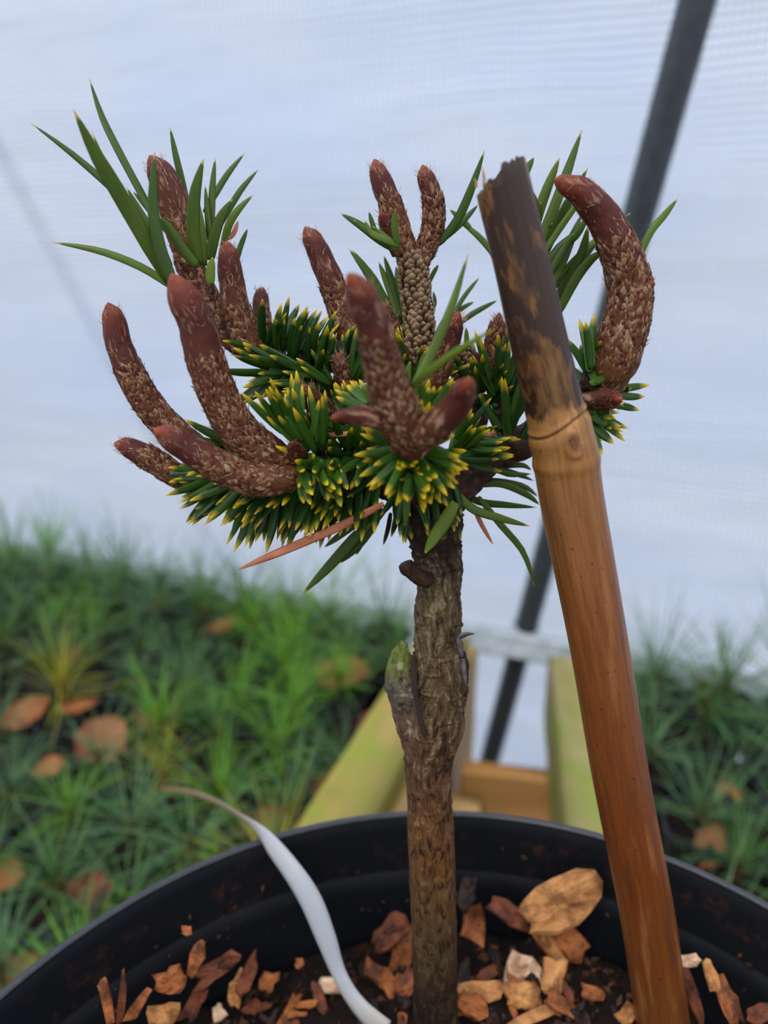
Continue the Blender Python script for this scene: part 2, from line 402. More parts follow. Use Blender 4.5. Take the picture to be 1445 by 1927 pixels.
# ------------------------------------------------------------------ timber boards
WA = mat_wood('fresh_timber', (.33, .15, .04), (.50, .27, .09)); WG = mat_wood('algae_timber', (.30, .19, .045), (.44, .32, .09), .75)
WE = mat_wood('pale_and_lit_timber', (.50, .30, .10), (.66, .44, .19))
WL = mat_wood('lichen_timber', (.34, .25, .06), (.48, .42, .22), .8)
bt = -.2806
tb = empty('timber_frame', PZ(900, 1500, bt), 'open timber frame of boards behind the pot, its rails running back to the film', 'frame')
def board(nm, mat, A, B, width, depth_, side, lab=None):
    """top-edge line A->B, width to 'side' (+1 right), depth downwards"""
    d = (B - A); L = d.length; u = d.normalized(); n = Vector((u.y, -u.x, 0)).normalized()*side
    c = A.lerp(B, .5) + n*(width/2) - Vector((0, 0, depth_/2)); mb = MB()
    box(mb, c, u*L/2, n*width/2, Vector((0, 0, depth_/2))); o = mb.build(nm, mat, tb)
    if lab: o['label'] = lab
    return o
Lf, Ln = PZ(884, 1196, bt), PZ(694, 1560, bt); ul = (Ln - Lf).normalized()
Rf, Rn = PZ(1032, 1232, bt), PZ(1062, 1560, bt); ur = (Rn - Rf).normalized()
board('board', WG, Lf, Lf + ul*.62, .036, .020, 1, 'algae-greened board on the left')
A2, B2 = PZ(900, 1216, bt-.0206), PZ(768, 1560, bt-.0206); board('board', WE, A2, A2 + (B2-A2).normalized()*.60, .024, .115, 1, 'deep orange-brown board under the left rail')  # light through the film painted in by giving this board the paler timber
board('board', WL, Rf, Rf + ur*.62, .034, .052, -1, 'lichen-spotted board on the right')
# cross board between the rails
ca, cb = PY(866, 1440, .437), PY(1045, 1468, .425); cb.z = ca.z
cbm = ca.lerp(cb, .5); cd = (cb-ca); cu = cd.normalized(); cn = Vector((cu.y, -cu.x, 0))
mb = MB(); box(mb, cbm - Vector((0, 0, .045)), cu*(cd.length/2-.001), cn*.008, Vector((0, 0, .045))); mb.build('cross_board', WA, tb)
mb = MB(); box(mb, cbm - Vector((0, 0, .062)) + cn*.018 - cu*.036, cu*.020, cn*.0095, Vector((0, 0, .045))); mb.build('block', WE, tb)
for lx in (-.11, .14):
    mb = MB(); box(mb, Vector((lx, .02, (fz+bt-.0695)/2)), Vector((.02, 0, 0)), Vector((0, .02, 0)), Vector((0, 0, (bt-.0695-fz)/2))); mb.build('leg', WA, tb)
for Yc in (-.02, .05, .12):                                # slats that carry the pot
    mb = MB(); box(mb, Vector((.02, Yc, bt - .0605)), Vector((.17, 0, 0)), Vector((0, .028, 0)), Vector((0, 0, .0085))); mb.build('slat', WA, tb)
for Yc in (.0, .10):
    mb = MB(); box(mb, Vector((.0113, Yc, bt - .026)), Vector((.075, 0, 0)), Vector((0, .022, 0)), Vector((0, 0, .0258))); mb.build('batten', WE, tb)

# ------------------------------------------------------------------ seedling beds
shelf = mat_plain('black_tray', (.012, .012, .014), .5); potm = mat_plain('seedling_pot_plastic', (.012, .013, .016), .4)
G = [mat_grass('seedling_green', (.035, .105, .024), (.105, .235, .050), (.20, .07, .02)),
     mat_grass('seedling_bright', (.07, .24, .015), (.20, .42, .035), (.26, .12, .02)),
     mat_grass('seedling_blue', (.045, .13, .048), (.16, .29, .11), (.22, .09, .03)),
     mat_grass('seedling_yellow', (.18, .26, .015), (.42, .36, .03), (.42, .12, .02))]
def seedling_mesh(k, mat, nn, lo, hi, name):
    rnd = random.Random(k); mb = MB(); h0 = rnd.uniform(.010, .022)
    for i in range(nn):
        az = rnd.uniform(0, 6.283); el = rnd.uniform(.15, 1.35); L = rnd.uniform(lo, hi); z0 = h0*rnd.uniform(.35, 1)
        d = Vector((math.cos(az)*math.cos(el), math.sin(az)*math.cos(el), math.sin(el)))
        side = Vector((-math.sin(az), math.cos(az), rnd.uniform(-.5, .5))).normalized()
        w = rnd.uniform(.0003, .00055); p = Vector((0, 0, z0)); V = []; t = []
        for s in range(6):
            f = s/5; ww = w*(1-f**3*.95); V += [p + side*ww, p - side*ww]; t += [f, f]
            p = p + d*L/5; d = (d + Vector((rnd.uniform(-.08, .08), rnd.uniform(-.08, .08), -.11))).normalized()
        mb.add(V, [[2*s, 2*s+1, 2*s+3, 2*s+2] for s in range(5)], t, rnd.random())
    return mb.mesh(name, mat)
def stem_mesh():
    mb = MB(); tube(mb, [Vector((0, 0, -.002)), Vector((.001, 0, .008)), Vector((0, .001, .02))], [.0012, .001, .0006], 8, 6); return mb.mesh('stem', TWIG)
def squarepot_mesh():
    mb = MB(); prof = [(.0165, 0), (.0215, .046), (.0235, .0465), (.0235, .050), (.0215, .050), (.0205, .0455)]; V = []; f = []
    for r_, z in prof:
        for k in range(16):
            th = 2*math.pi*(k+.5)/16; cx, sy_ = math.cos(th), math.sin(th); m_ = max(abs(cx), abs(sy_)); g = .35 + .65/m_
            V.append(Vector((cx*r_*g*.93, sy_*r_*g*.93, z)))
    for i in range(len(prof)-1):
        for k in range(16): f.append([i*16+k, i*16+(k+1) % 16, (i+1)*16+(k+1) % 16, (i+1)*16+k])
    f.append(list(range(16))[::-1]); mb.add(V, f); m1 = mb.mesh('pot_body', potm, smooth=False)
    mb = MB(); V = [Vector((math.cos(k*.3927)*.0185, math.sin(k*.3927)*.0185, .044 + .001*math.sin(k*3))) for k in range(16)] + [Vector((0, 0, .0465))]
    mb.add(V, [[k, (k+1) % 16, 16] for k in range(16)]); return m1, mb.mesh('compost', SOIL)
variants = {k: [seedling_mesh(100*k+i, G[k], (60, 70, 60, 60)[k], .032, .066, 'needle_tuft') for i in range(5)] for k in range(4)}
STM = stem_mesh(); PB, PC = squarepot_mesh()
def vis(p):
    d = depth(p)
    if d < .05: return False
    x = W/2 + FPX*p.x/d; y = H/2 - FPX*(p.y*SP + p.z*CP)/d
    return -70 < x < W+70 and 930 < y < H+40
def railx(Y, f, u): return f.x + u.x*(Y - f.y)/u.y
def inst(name, me, parent, loc, rz=0, sc=1, kind=None):
    o = bpy.data.objects.new(name, me); COL.objects.link(o); o.parent = parent; o.location = loc
    o.rotation_euler = (0, 0, rz); o.scale = (sc,)*3
    if kind: o['kind'] = kind
    return o
zb = -.366; PX = .0445; spots = []
kn = ['dark green', 'bright green', 'grey-green', 'yellow-green']
ORD = ['first', 'second', 'third', 'fourth', 'fifth', 'sixth', 'seventh', 'eighth', 'ninth', 'tenth', 'eleventh', 'twelfth', 'thirteenth', 'fourteenth', 'fifteenth', 'sixteenth', 'seventeenth', 'eighteenth']
YEL = [(120, 1270), (345, 1430), (560, 1640)]; BRI = [(560, 1250), (330, 1400), (470, 1440), (600, 1300)]
GAPS = [(235, 1335), (50, 1290), (60, 1420), (160, 1480), (655, 1395), (610, 1480), (400, 1240), (20, 1560), (90, 1720), (1400, 1330), (1350, 1450)]
for j in range(0, 12):
    for i in range(-16, 16):
        a = i*PX + (.0 if j % 2 else .012); p = base0 + wdir*a + Vector((-wdir.y, wdir.x, 0))*(-(.040 + j*PX)); p.z = zb
        top = p + Vector((0, 0, .06))
        xl = railx(p.y, Lf, ul); xr = railx(p.y, Rf, ur)
        if p.y < .12 or not (vis(top) or vis(p)): continue
        if (p.xy - Vector((.0113, .046))).length < .125: continue
        if p.x < xl - .046: side = 'left'
        elif p.x > xr + .060: side = 'right'
        else: continue
        spots.append((p, j, side))
for p, j, side in spots:
    dd = depth(p + Vector((0, 0, .06))); sxp = W/2 + FPX*p.x/dd; syp = H/2 - FPX*(p.y*SP + (p.z+.06)*CP)/dd
    rnd = random.random(); k = 0 if rnd < .55 else 2
    if side == 'left' and rnd < .22: k = 1
    if any((sxp-x)**2 + (syp-y)**2 < 55**2 for x, y in YEL): k = 3
    elif any((sxp-x)**2 + (syp-y)**2 < 75**2 for x, y in BRI): k = 1
    jx, jy = random.uniform(-.003, .003), random.uniform(-.003, .003); loc = p + Vector((jx, jy, 0))
    mates = sorted([q_[0].x for q_ in spots if q_[1] == j and q_[2] == side], reverse=(side == 'left')); od = ORD[mates.index(p.x)]
    where = '%s row from film, %s from boards, %s bench' % (ORD[j], od, side)
    pt = empty('seedling_pot', loc, 'small black pot in the ' + where, 'pot', 'black seedling pots on the %s bench' % side)
    rz = random.uniform(-.1, .1) - .37
    inst('pot_body', PB, pt, (0, 0, 0), rz); inst('compost', PC, pt, (0, 0, 0), rz)
    if any((sxp-x)**2 + (syp-y)**2 < 42**2 for x, y in GAPS): continue
    r_ = empty('pine_seedling', loc + Vector((0, 0, .046)), '%s pine seedling, ' % kn[k] + where, 'seedling', 'pine seedlings on the %s bench' % side)
    rz = random.uniform(0, 6.28); sc = random.uniform(.8, 1.12)*((1.35 if side == 'left' else 1.55) if j == 0 else 1.25 if j == 1 else 1)
    inst('stem', STM, r_, (0, 0, 0), rz); inst('needle_tuft', random.choice(variants[k]), r_, (0, 0, 0), rz, sc, 'stuff')
for side, f, u, off, sgn in (('left', Lf, ul, -.030, -1), ('right', Rf, ur, .041, 1)):
    # tray: a polygon slab between the rail and the film
    def wl(X): return base0.y + (X)*wdir.y/wdir.x - .028
    y1 = .50; xa = railx(y1, f, u) + off; 
    if side == 'left': poly = [(railx(.10, f, u)+off, .10), (xa, min(y1, wl(xa))), (xa, wl(xa)-.01), (-.72, wl(-.72)-.01), (-.72, .10)]
    else: poly = [(railx(.10, f, u)+off, .10), (xa, .42), (xa, wl(xa)-.01), (.60, wl(.60)-.01), (.60, .10)]
    n = len(poly); V = [Vector((x, y, zb-.001)) for x, y in poly] + [Vector((x, y, zb-.012)) for x, y in poly]
    mb = MB(); mb.add(V, [list(range(n)), [2*n-1-i for i in range(n)]] + [[i, i+n, (i+1) % n+n, (i+1) % n] for i in range(n)])
    la, lb = ((-.72, xa - .02) if side == 'left' else (xa + .02, .58)); A_ = Vector((la, wl(la) + .004, zb + .021)); B_ = Vector((lb, wl(lb) + .004, zb + .021))
    box(mb, A_.lerp(B_, .5), (B_-A_)/2, Vector((.3617, .9323, 0))*.0015, Vector((0, 0, .024)))
    tr_ = mb.build('bench_tray', shelf, smooth=False)
    bn = empty('bench', Vector((sum(x for x, y in poly)/n, .3, fz)), 'timber bench carrying the seedling tray %s of the boards' % side, 'bench')
    mb = MB(); V = [Vector((x, y, zb-.0122)) for x, y in poly] + [Vector((x, y, zb-.030)) for x, y in poly]
    mb.add(V, [list(range(n)), [2*n-1-i for i in range(n)]] + [[i, i+n, (i+1) % n+n, (i+1) % n] for i in range(n)]); mb.build('bench_top', WA, bn, smooth=False)
    for lx, ly in ((la*.93 if side == 'left' else lb*.93, .14), (la*.93 if side == 'left' else lb*.93, .26 if side == 'right' else .5), (-.18 if side == 'left' else .30, .14), (-.12 if side == 'left' else .30, .38)):
        mb = MB(); box(mb, Vector((lx, ly, (fz+zb-.0304)/2)), Vector((.018, 0, 0)), Vector((0, .018, 0)), Vector((0, 0, (zb-.0304-fz)/2))); mb.build('leg', WA, bn)
    tag(tr_, 'black tray under the seedling pots to the %s of the boards' % side, 'tray')

# fallen leaves lying on the seedling pots
def leaf(px, py, z, Lp, Wp, ang, mat, lab, tilt=.35, curl=.3):
    p = PZ(px, py, z); L = wpx(Lp, p); Wd = wpx(Wp, p); nu, nv = 12, 8; mb = MB(); V = []; t = []
    e1 = Vector((math.cos(ang), math.sin(ang), 0)); e1.z = tilt*.5; e1.normalize(); e2 = Vector((-math.sin(ang), math.cos(ang), tilt)).normalized(); nn = e1.cross(e2).normalized()
    rr = random.Random(int(px*7+py))
    jit = [1+rr.uniform(-.12, .12) for _ in range(nu+1)]
    for s_ in (0, 1):
        for i in range(nu+1):
            f = i/nu; w = Wd/2*math.sin(math.pi*min(1, max(.02, f*.96+.02)))**.75*jit[i]
            for j in range(nv+1):
                g = j/nv*2-1; V.append(p + e1*(f-.5)*L + e2*g*w + nn*(curl*L*(g*g*.35 + (f-.5)**2) + .0006*s_ - .0008*(abs(g) < .15))); t.append(f)
    st = (nu+1)*(nv+1); fc = []
    for i in range(nu):
        for j in range(nv):
            a = i*(nv+1)+j; q_ = [a, a+1, a+nv+2, a+nv+1]; fc += [q_[::-1], [k+st for k in q_]]
    mb.add(V, fc, t); rt = empty('fallen_leaf', p, lab, 'leaf'); mb.build('blade', mat, rt)
    mb = MB(); tube(mb, [p - e1*L*.5 + nn*curl*L*.25, p - e1*L*.62 + nn*curl*L*.3, p - e1*L*.75 + nn*curl*L*.2], [.0006]*3, 6, 5); mb.build('leaf_stalk', mat, rt)
LB = mat_leaf('brown_leaf', (.20, .062, .022), (.36, .13, .06)); LR = mat_leaf('red_leaf', (.10, .022, .014), (.22, .055, .035)); LO = mat_leaf('orange_leaf', (.26, .085, .022), (.40, .15, .05))
zl = -.316
for a in [(45, 1350, 105, 60, .7, LO, 'curled orange-brown fallen leaf at the left edge, above the round tan leaf'),
          (190, 1400, 110, 95, 1.1, LB, 'broad tan fallen leaf among the seedlings, largest at the left'),
          (280, 1372, 90, 60, 2.6, LR, 'dark red fallen leaf touching the broad tan leaf'),
          (95, 1448, 55, 50, .2, LO, 'small orange fallen leaf left of the broad tan leaf'),
          (168, 1685, 95, 85, 1.9, LR, 'reddish round fallen leaf just outside the pot rim at lower left'),
          (650, 1275, 120, 80, -.5, LB, 'brown fallen leaf beside the left board near the stem'),
          (505, 1555, 130, 60, .2, LR, 'reddish leaf lying behind the pot rim under the pale strip'),
          (615, 1490, 90, 60, 1.2, LB, 'brown leaf tucked between pot rim and left board'),
          (10, 1650, 70, 60, 1.6, LO, 'orange leaf cut off by the left edge'),
          (30, 1835, 95, 60, .6, LB, 'tan leaf in the lower left corner outside the pot'),
          (150, 1335, 80, 30, .1, LO, 'narrow orange leaf behind the broad tan leaf'),
          (700, 1360, 60, 45, .4, LR, 'dark leaf against the left board'),
          (1345, 1300, 80, 55, .5, LB, 'brown leaf among the right-hand seedlings, farther back'),
          (1365, 1500, 55, 45, .5, LO, 'pale tan leaf among the right-hand seedlings, halfway down'),
          (1330, 1600, 110, 60, .9, LB, 'brown leaf just outside the pot rim at the right'),
          (130, 1240, 70, 40, 1.2, LR, 'dark red leaf far back on the left, under the yellow-green seedling'),
          (420, 1180, 60, 36, .5, LB, 'brown leaf far back in the middle of the left bench')]:
    leaf(a[0], a[1], zl - (.006 if a[0] > 1200 else 0), a[2], a[3], a[4], a[5], a[6])

# ------------------------------------------------------------------ pot, compost
HR, RC, RR = -.1226, Vector((.0113, .0461, 0)), .0900
pt = empty('plant_pot', Vector((RC.x, RC.y, bt)), 'large round black plastic pot holding the grafted pine', 'pot')
prof = [(.068, bt, 0), (.0695, bt+.002, 0), (.0865, HR-.018, 0), (.0868, HR-.014, 0), (.0893, HR-.013, 0), (.0908, HR-.0022, 0), (.0907, HR-.0006, 0), (.0900, HR, 0), (.0893, HR-.0006, .1), (.0889, HR-.003, .5),
        (.0885, HR-.0065, 1), (.0876, HR-.0145, 1), (.0866, HR-.0235, 1), (.0864, HR-.0253, 1), (.0857, HR-.0259, .8), (.0855, HR-.0268, .8), (.0846, HR-.034, .8), (.0815, HR-.050, 1), (.066, bt+.004, 1), (.0001, bt+.004, 1)]
mb = MB(); sg = 160; V = []; c_ = []; f = []
for r_, z, cc in prof:
    for k in range(sg):
        th = 2*math.pi*k/sg; V.append(Vector((RC.x + math.cos(th)*r_, RC.y + math.sin(th)*r_, z + .0007*math.sin(th*2+1)*(z > bt+.05)))); c_.append(cc)
for i in range(len(prof)-1):
    for k in range(sg): f.append([i*sg+k, i*sg+(k+1) % sg, (i+1)*sg+(k+1) % sg, (i+1)*sg+k])
f.append(list(range(sg))[::-1]); mb.add(V, f, 0, c_); mb.build('pot_body', POT, pt)
RIM = mat_plain('rim_highlight_plastic', (.018, .020, .026), .35, 0, .2, 200, .6)  # thin bluish highlight on the lip put into a lighter, glossier plastic
mb = MB(); V = []; f = []; sg = 160
for k in range(sg):
    th = 2*math.pi*k/sg; rr_ = Vector((math.cos(th), math.sin(th), 0)); zz = HR + .0002 + .0007*math.sin(th*2+1)
    for a in range(8): V.append(Vector((RC.x, RC.y, zz)) + rr_*(.09005 + .00085*math.cos(a*math.pi/4)) + Vector((0, 0, .0007*math.sin(a*math.pi/4))))
for k in range(sg):
    for a in range(8): f.append([k*8+a, ((k+1) % sg)*8+a, ((k+1) % sg)*8+(a+1) % 8, k*8+(a+1) % 8])
mb.add(V, f); mb.build('rim', RIM, pt)
ZS = -.1530
def soilz(x, y):
    r_ = math.hypot(x-RC.x, y-RC.y)
    return ZS + .0030*noise.noise(Vector((x*60, y*60, 1))) + .0022*noise.noise(Vector((x*160, y*160, 5))) + .0012*noise.noise(Vector((x*420, y*420, 5))) + .002*(1-(r_/.083)**2) + .0085*math.exp(-((x-.036)/.022)**2 - ((y-.112)/.016)**2)
mb = MB(); V = []; f = []; nr, ns = 44, 150
for i in range(nr+1):
    for k in range(ns):
        r_ = .0003 + .0823*i/nr; th = 2*math.pi*k/ns; x, y = RC.x + r_*math.cos(th), RC.y + r_*math.sin(th); V.append(Vector((x, y, soilz(x, y))))
for i in range(nr):
    for k in range(ns): f.append([i*ns+k, (i+1)*ns+k, (i+1)*ns+(k+1) % ns, i*ns+(k+1) % ns])
n0 = len(V)
for k in range(ns): th = 2*math.pi*k/ns; V.append(Vector((RC.x + .079*math.cos(th), RC.y + .079*math.sin(th), ZS-.02)))
for k in range(ns): f.append([nr*ns+k, n0+k, n0+(k+1) % ns, nr*ns+(k+1) % ns])
f.append([n0+k for k in range(ns)]); mb.add(V, f)
tag(mb.build('compost', SOIL), 'dark damp potting compost filling the black pot', 'compost', kind='stuff')
# fine crumbs
crm = mat_chip('crumb', (.012, .005, .003), (.09, .030, .012), (.008, .004, .003))
mb = MB(); rc_ = random.Random(3)
for i in range(3200):
    r_ = .082*math.sqrt(rc_.random()); th = rc_.uniform(0, 6.283); x, y = RC.x + r_*math.cos(th), RC.y + r_*math.sin(th)
    if y < .02: continue
    p = Vector((x, y, soilz(x, y) + .0003)); L = rc_.uniform(.0005, .0018); B = L*rc_.uniform(.3, .8)
    e1 = Vector((rc_.gauss(0, 1), rc_.gauss(0, 1), rc_.gauss(0, .5))).normalized(); e2 = e1.orthogonal().normalized(); e3 = e1.cross(e2)
    V = [p+e1*L, p-e1*L, p+e2*B, p-e2*B, p+e3*B*.6, p-e3*B*.6]
    mb.add(V, [[0, 2, 4], [2, 1, 4], [1, 3, 4], [3, 0, 4], [2, 0, 5], [1, 2, 5], [3, 1, 5], [0, 3, 5]], 0, 0)
for i in range(110):                                        # crumbs clinging to the inner pot wall
    th = rc_.uniform(.1, 3.04); z = HR - .004 - rc_.random()**.6*.020; r_ = .0884 - (HR-z)*.10
    p = Vector((RC.x + r_*math.cos(th), RC.y + r_*math.sin(th), z)); L = rc_.uniform(.0003, .0011)
    e1 = Vector((rc_.gauss(0, 1), rc_.gauss(0, 1), rc_.gauss(0, 1))).normalized(); e2 = e1.orthogonal().normalized(); e3 = e1.cross(e2)
    V = [p+e1*L, p-e1*L, p+e2*L*.6, p-e2*L*.6, p+e3*L*.5, p-e3*L*.5]
    mb.add(V, [[0, 2, 4], [2, 1, 4], [1, 3, 4], [3, 0, 4], [2, 0, 5], [1, 2, 5], [3, 1, 5], [0, 3, 5]], 0, 0)
tag(mb.build('compost_crumbs', crm, smooth=False), 'fine brown crumbs over the compost and pot wall', 'compost', kind='stuff')

CH = {'pale': mat_chip('pale_chip', (.30, .115, .030), (.55, .26, .085), (.11, .035, .010)), 'orange': mat_chip('orange_chip', (.18, .048, .012), (.36, .115, .028), (.05, .014, .006)),
      'red': mat_chip('red_chip', (.085, .022, .008), (.19, .050, .018), (.025, .008, .005)), 'white': mat_chip('whitish_chip', (.45, .25, .13), (.72, .52, .36), (.22, .085, .03)),
      'dark': mat_chip('dark_chip', (.010, .004, .003), (.045, .016, .009), (.004, .0025, .002))}
def chip_geo(mb, p, e1, e2, L, B, T, rnd):
    n = rnd.randint(11, 14); k0 = rnd.uniform(0, 50); e3 = e1.cross(e2).normalized(); out = []
    for k in range(n):
        th = 2*math.pi*(k + rnd.uniform(-.3, .3))/n; kk = 1 + .55*noise.noise(Vector((math.cos(th)*1.3, math.sin(th)*1.3, k0))); m_ = max(abs(math.cos(th)), abs(math.sin(th)))**.6
        out.append((math.cos(th)*L/2/m_*kk*rnd.uniform(.85, 1.1), math.sin(th)*B/2/m_*kk*rnd.uniform(.85, 1.1)))
    V = []; Q = []; bend = rnd.uniform(-.6, .6)
    for zz, sc in ((-.5, .86), (-.15, 1.0), (.2, 1.0), (.5, .84), (.58, .45)):
        for x, y in out:
            xx, yy = x*sc, y*sc; h = zz*T + bend*T*2*(xx/(L/2))**2 + rnd.uniform(-.22, .22)*T
            V.append(p + e1*xx + e2*yy + e3*h); Q.append(Vector((xx, yy, h)) + Vector((p.x*5, p.y*5, 0)))
    c = len(V); V.append(p + e3*T*.5); Q.append(Vector((0, 0, T)) + Vector((p.x*5, p.y*5, 0)))
    f = [[a*n+k, a*n+(k+1) % n, (a+1)*n+(k+1) % n, (a+1)*n+k] for a in range(4) for k in range(n)]
    f += [[4*n+k, 4*n+(k+1) % n, c] for k in range(n)] + [list(range(n))[::-1]]
    mb.add(V, f, 0, 0, Q)
def chip(px, py, Lp, Bp, ang, kind, lab, rise=.0, stand=.5, grp=None):
    ry = ray(px, py); tq = .10
    while True:
        p = ry*tq
        if p.z <= soilz(p.x, p.y) + .0016 + rise*.25 or (p.xy - RC.xy).length > .0775 or tq > .3: break
        tq += .0004
    L, B = wpx(Lp, p), wpx(Bp, p); rnd = random.Random(int(px*31+py)); T = min(L, B)*(rnd.uniform(.25, .45) if Lp < 120 else .17)
    a = R(ang); flat = Vector((math.cos(a), math.sin(a), 0)); face = RT*math.cos(a) + UP*math.sin(a)
    e1 = (flat*(1-stand) + face*stand).normalized(); b = a + math.pi/2
    e2 = (Vector((math.cos(b), math.sin(b), 0))*(1-stand) + (RT*math.cos(b) + UP*math.sin(b))*stand); e2 = (e2 - e1*e2.dot(e1)).normalized()
    mb = MB(); chip_geo(mb, p, e1, e2, L, B, T, rnd); o = mb.build('bark_chip', CH[kind], smooth=False); tag(o, lab, 'bark chip', grp)
chips = [(1058, 1698, 165, 92, 25, 'pale', 'largest bark chip, a broad orange-brown slab at the back of the pot', .006, .8),
 (892, 1738, 62, 46, 75, 'orange', 'upright orange bark chip just right of the stem', .004, .7),
 (962, 1722, 100, 34, -38, 'red', 'narrow reddish chip leaning down from the largest slab', .003, .6),
 (1036, 1778, 95, 34, -58, 'pale', 'long pale yellow chip standing below the largest slab', .003, .8),
 (1076, 1772, 56, 52, 40, 'orange', 'squarish tan chip right of the long pale yellow chip', .002, .6),
 (978, 1828, 62, 74, 80, 'white', 'whitest bark chip, in the middle of the compost', .004, .8),
 (1040, 1838, 70, 44, 60, 'pale', 'tan chip to the right of the whitest chip', .001, .5),
 (984, 1876, 50, 70, 85, 'pale', 'pale chip directly below the whitest chip', .001, .6),
 (905, 1866, 90, 34, 8, 'pale', 'flat pale chip against the right foot of the stem', .002, .4),
 (888, 1892, 60, 44, -12, 'orange', 'orange chip beneath the flat pale chip at the stem foot', 0, .4),
 (1010, 1912, 130, 22, 20, 'pale', 'long thin pale sliver in front of the whitest chip', .002, .3),
 (1062, 1893, 70, 26, -38, 'orange', 'orange sliver between the white chip and the cane', .001, .5),
 (1118, 1872, 44, 24, -25, 'orange', 'small orange chip left of the cane foot', .001, .5),
 (1182, 1908, 44, 30, 20, 'pale', 'small pale chip touching the left of the cane foot', .001, .4),
 (1294, 1811, 44, 24, 5, 'white', 'small cream chip right of the cane', .002, .5),
 (1336, 1835, 26, 50, 10, 'pale', 'small upright tan chip right of the cream chip', .002, .6),
 (1368, 1885, 36, 86, 25, 'orange', 'tall orange-brown chip at the right, near the pot wall', .001, .6),
 (1304, 1875, 26, 90, 12, 'red', 'reddish splinter just right of the cane foot', .001, .6),
 (1428, 1908, 60, 30, 10, 'red', 'reddish chip at the right edge of the frame', 0, .4),
 (755, 1798, 44, 96, -12, 'orange', 'tall orange chip leaning on the left of the stem', .003, .8),
 (728, 1760, 90, 50, 50, 'red', 'dim reddish-brown chip behind the left of the stem', .004, .6),
 (722, 1840, 80, 34, -50, 'orange', 'orange chip left of the stem foot, beside the pale strip', .001, .6),
 (766, 1858, 60, 36, 70, 'orange', 'small orange chip at the left foot of the stem', .001, .6),
 (880, 1680, 60, 30, 70, 'dark', 'dark chip behind the right of the stem by the pot wall', .004, .6),
 (408, 1822, 92, 36, 35, 'red', 'reddish oblong chip tilting up, highest of the left-hand chips', .004, .8),
 (372, 1800, 26, 60, -20, 'orange', 'narrow orange chip standing behind the reddish oblong chip', .005, .8),
 (322, 1845, 52, 44, 30, 'orange', 'rounded orange chip left of the reddish oblong chip', .003, .6),
 (202, 1888, 20, 84, 18, 'orange', 'upright stick-like chip nearest the left wall of the pot', .001, .9),
 (230, 1880, 16, 92, -3, 'red', 'thin upright splinter beside the stick-like chip', .001, .9),
 (262, 1890, 20, 70, -40, 'orange', 'slanting sliver right of the thin upright splinter', .001, .7),
 (312, 1905, 56, 40, 10, 'pale', 'knobbly light brown chip at the bottom left', .002, .5),
 (368, 1885, 34, 76, -35, 'red', 'reddish chip crossing behind the knobbly light brown chip', .001, .5),
 (466, 1835, 26, 70, -22, 'red', 'slim reddish chip right of the oblong chip', .002, .7),
 (443, 1866, 26, 58, -6, 'pale', 'pale upright chip below the slim reddish chip', .001, .7),
 (505, 1848, 34, 40, -25, 'orange', 'orange wedge-shaped chip midway between strip and left chips', .002, .6),
 (412, 1905, 24, 30, 20, 'white', 'tiny cream chip at the bottom left of centre', .001, .6),
 (600, 1878, 22, 56, 35, 'red', 'reddish chip sloping left of the pale strip foot', .001, .6),
 (630, 1856, 60, 26, -8, 'white', 'cream chip partly behind the pale strip', .002, .4),
 (540, 1910, 20, 90, -35, 'orange', 'long orange splinter in front, left of the strip foot', .001, .6),
 (352, 1752, 20, 18, 0, 'orange', 'small orange crumb stuck on the far pot wall', .018, .6),
 (565, 1812, 18, 16, 0, 'orange', 'tiny orange chip alone on dark compost', .004, .6)]
for a in chips: chip(*a)
rnd = random.Random(11)
for i in range(130):
    px, py = rnd.uniform(150, 1440), rnd.uniform(1770, 1935); p = PZ(px, py, ZS)
    if (p.xy - RC.xy).length > .078: continue
    kd = rnd.choice(['dark', 'dark', 'red', 'red', 'orange', 'dark', 'orange'])
    nm = {'dark': 'dark', 'red': 'reddish-brown', 'orange': 'orange-brown'}[kd]; side = 'left of the stem' if px < 780 else ('between stem and cane' if px < 1150 else 'right of the cane')
    chip(px, py, rnd.uniform(18, 60), rnd.uniform(10, 28), rnd.uniform(0, 180), kd, 'small %s bark fragment mixed into the compost %s' % (nm, side), -.0012, .3, 'small %s bark fragments %s' % (nm, side))

# whitish strip arching over the rim
st = [(303, 1486, 7, .210), (345, 1490, 12, .190), (400, 1508, 16, .165), (450, 1538, 20, .140), (492, 1572, 30, .1255), (542, 1632, 38, .1190), (583, 1695, 42, .1150), (612, 1765, 38, .112), (638, 1835, 28, .1095), (672, 1892, 32, .1065), (722, 1945, 48, .1020)]
P = [PY(a, b, Yv) for a, b, w, Yv in st]; D = catmull([list(p) + [wpx(s_[2], p)] for p, s_ in zip(P, st)], 60)
C = [Vector(d[:3]) for d in D]; T, F = frames(C); V = []; f = []; tt = []
for i, d in enumerate(D):
    side = T[i].cross(TO).normalized(); nn = T[i].cross(side).normalized(); w = max(d[3], .0003)/2
    for th, g in ((0, -1), (0, -.5), (0, 0), (0, .5), (0, 1), (1, 1), (1, .5), (1, 0), (1, -.5), (1, -1)):
        V.append(C[i] + side*w*g + nn*((.22*w*(g*g)) + (.00018 if th else 0))); tt.append(i/59)
for i in range(59):
    for k in range(10): f.append([i*10+k, i*10+(k+1) % 10, (i+1)*10+(k+1) % 10, (i+1)*10+k])
f += [list(range(10))[::-1], [59*10+k for k in range(10)]]
mb = MB(); mb.add(V, f, tt)
m = N('strip'); t = m.attr('t'); q = m.attr('q', True); n1 = m.noise(q, 400, 4)
col = m.ramp(t, (0, (.26, .17, .08)), (.30, (.28, .22, .15)), (.40, (.34, .35, .37)), (.8, (.40, .42, .46)), (1, (.33, .30, .25)))
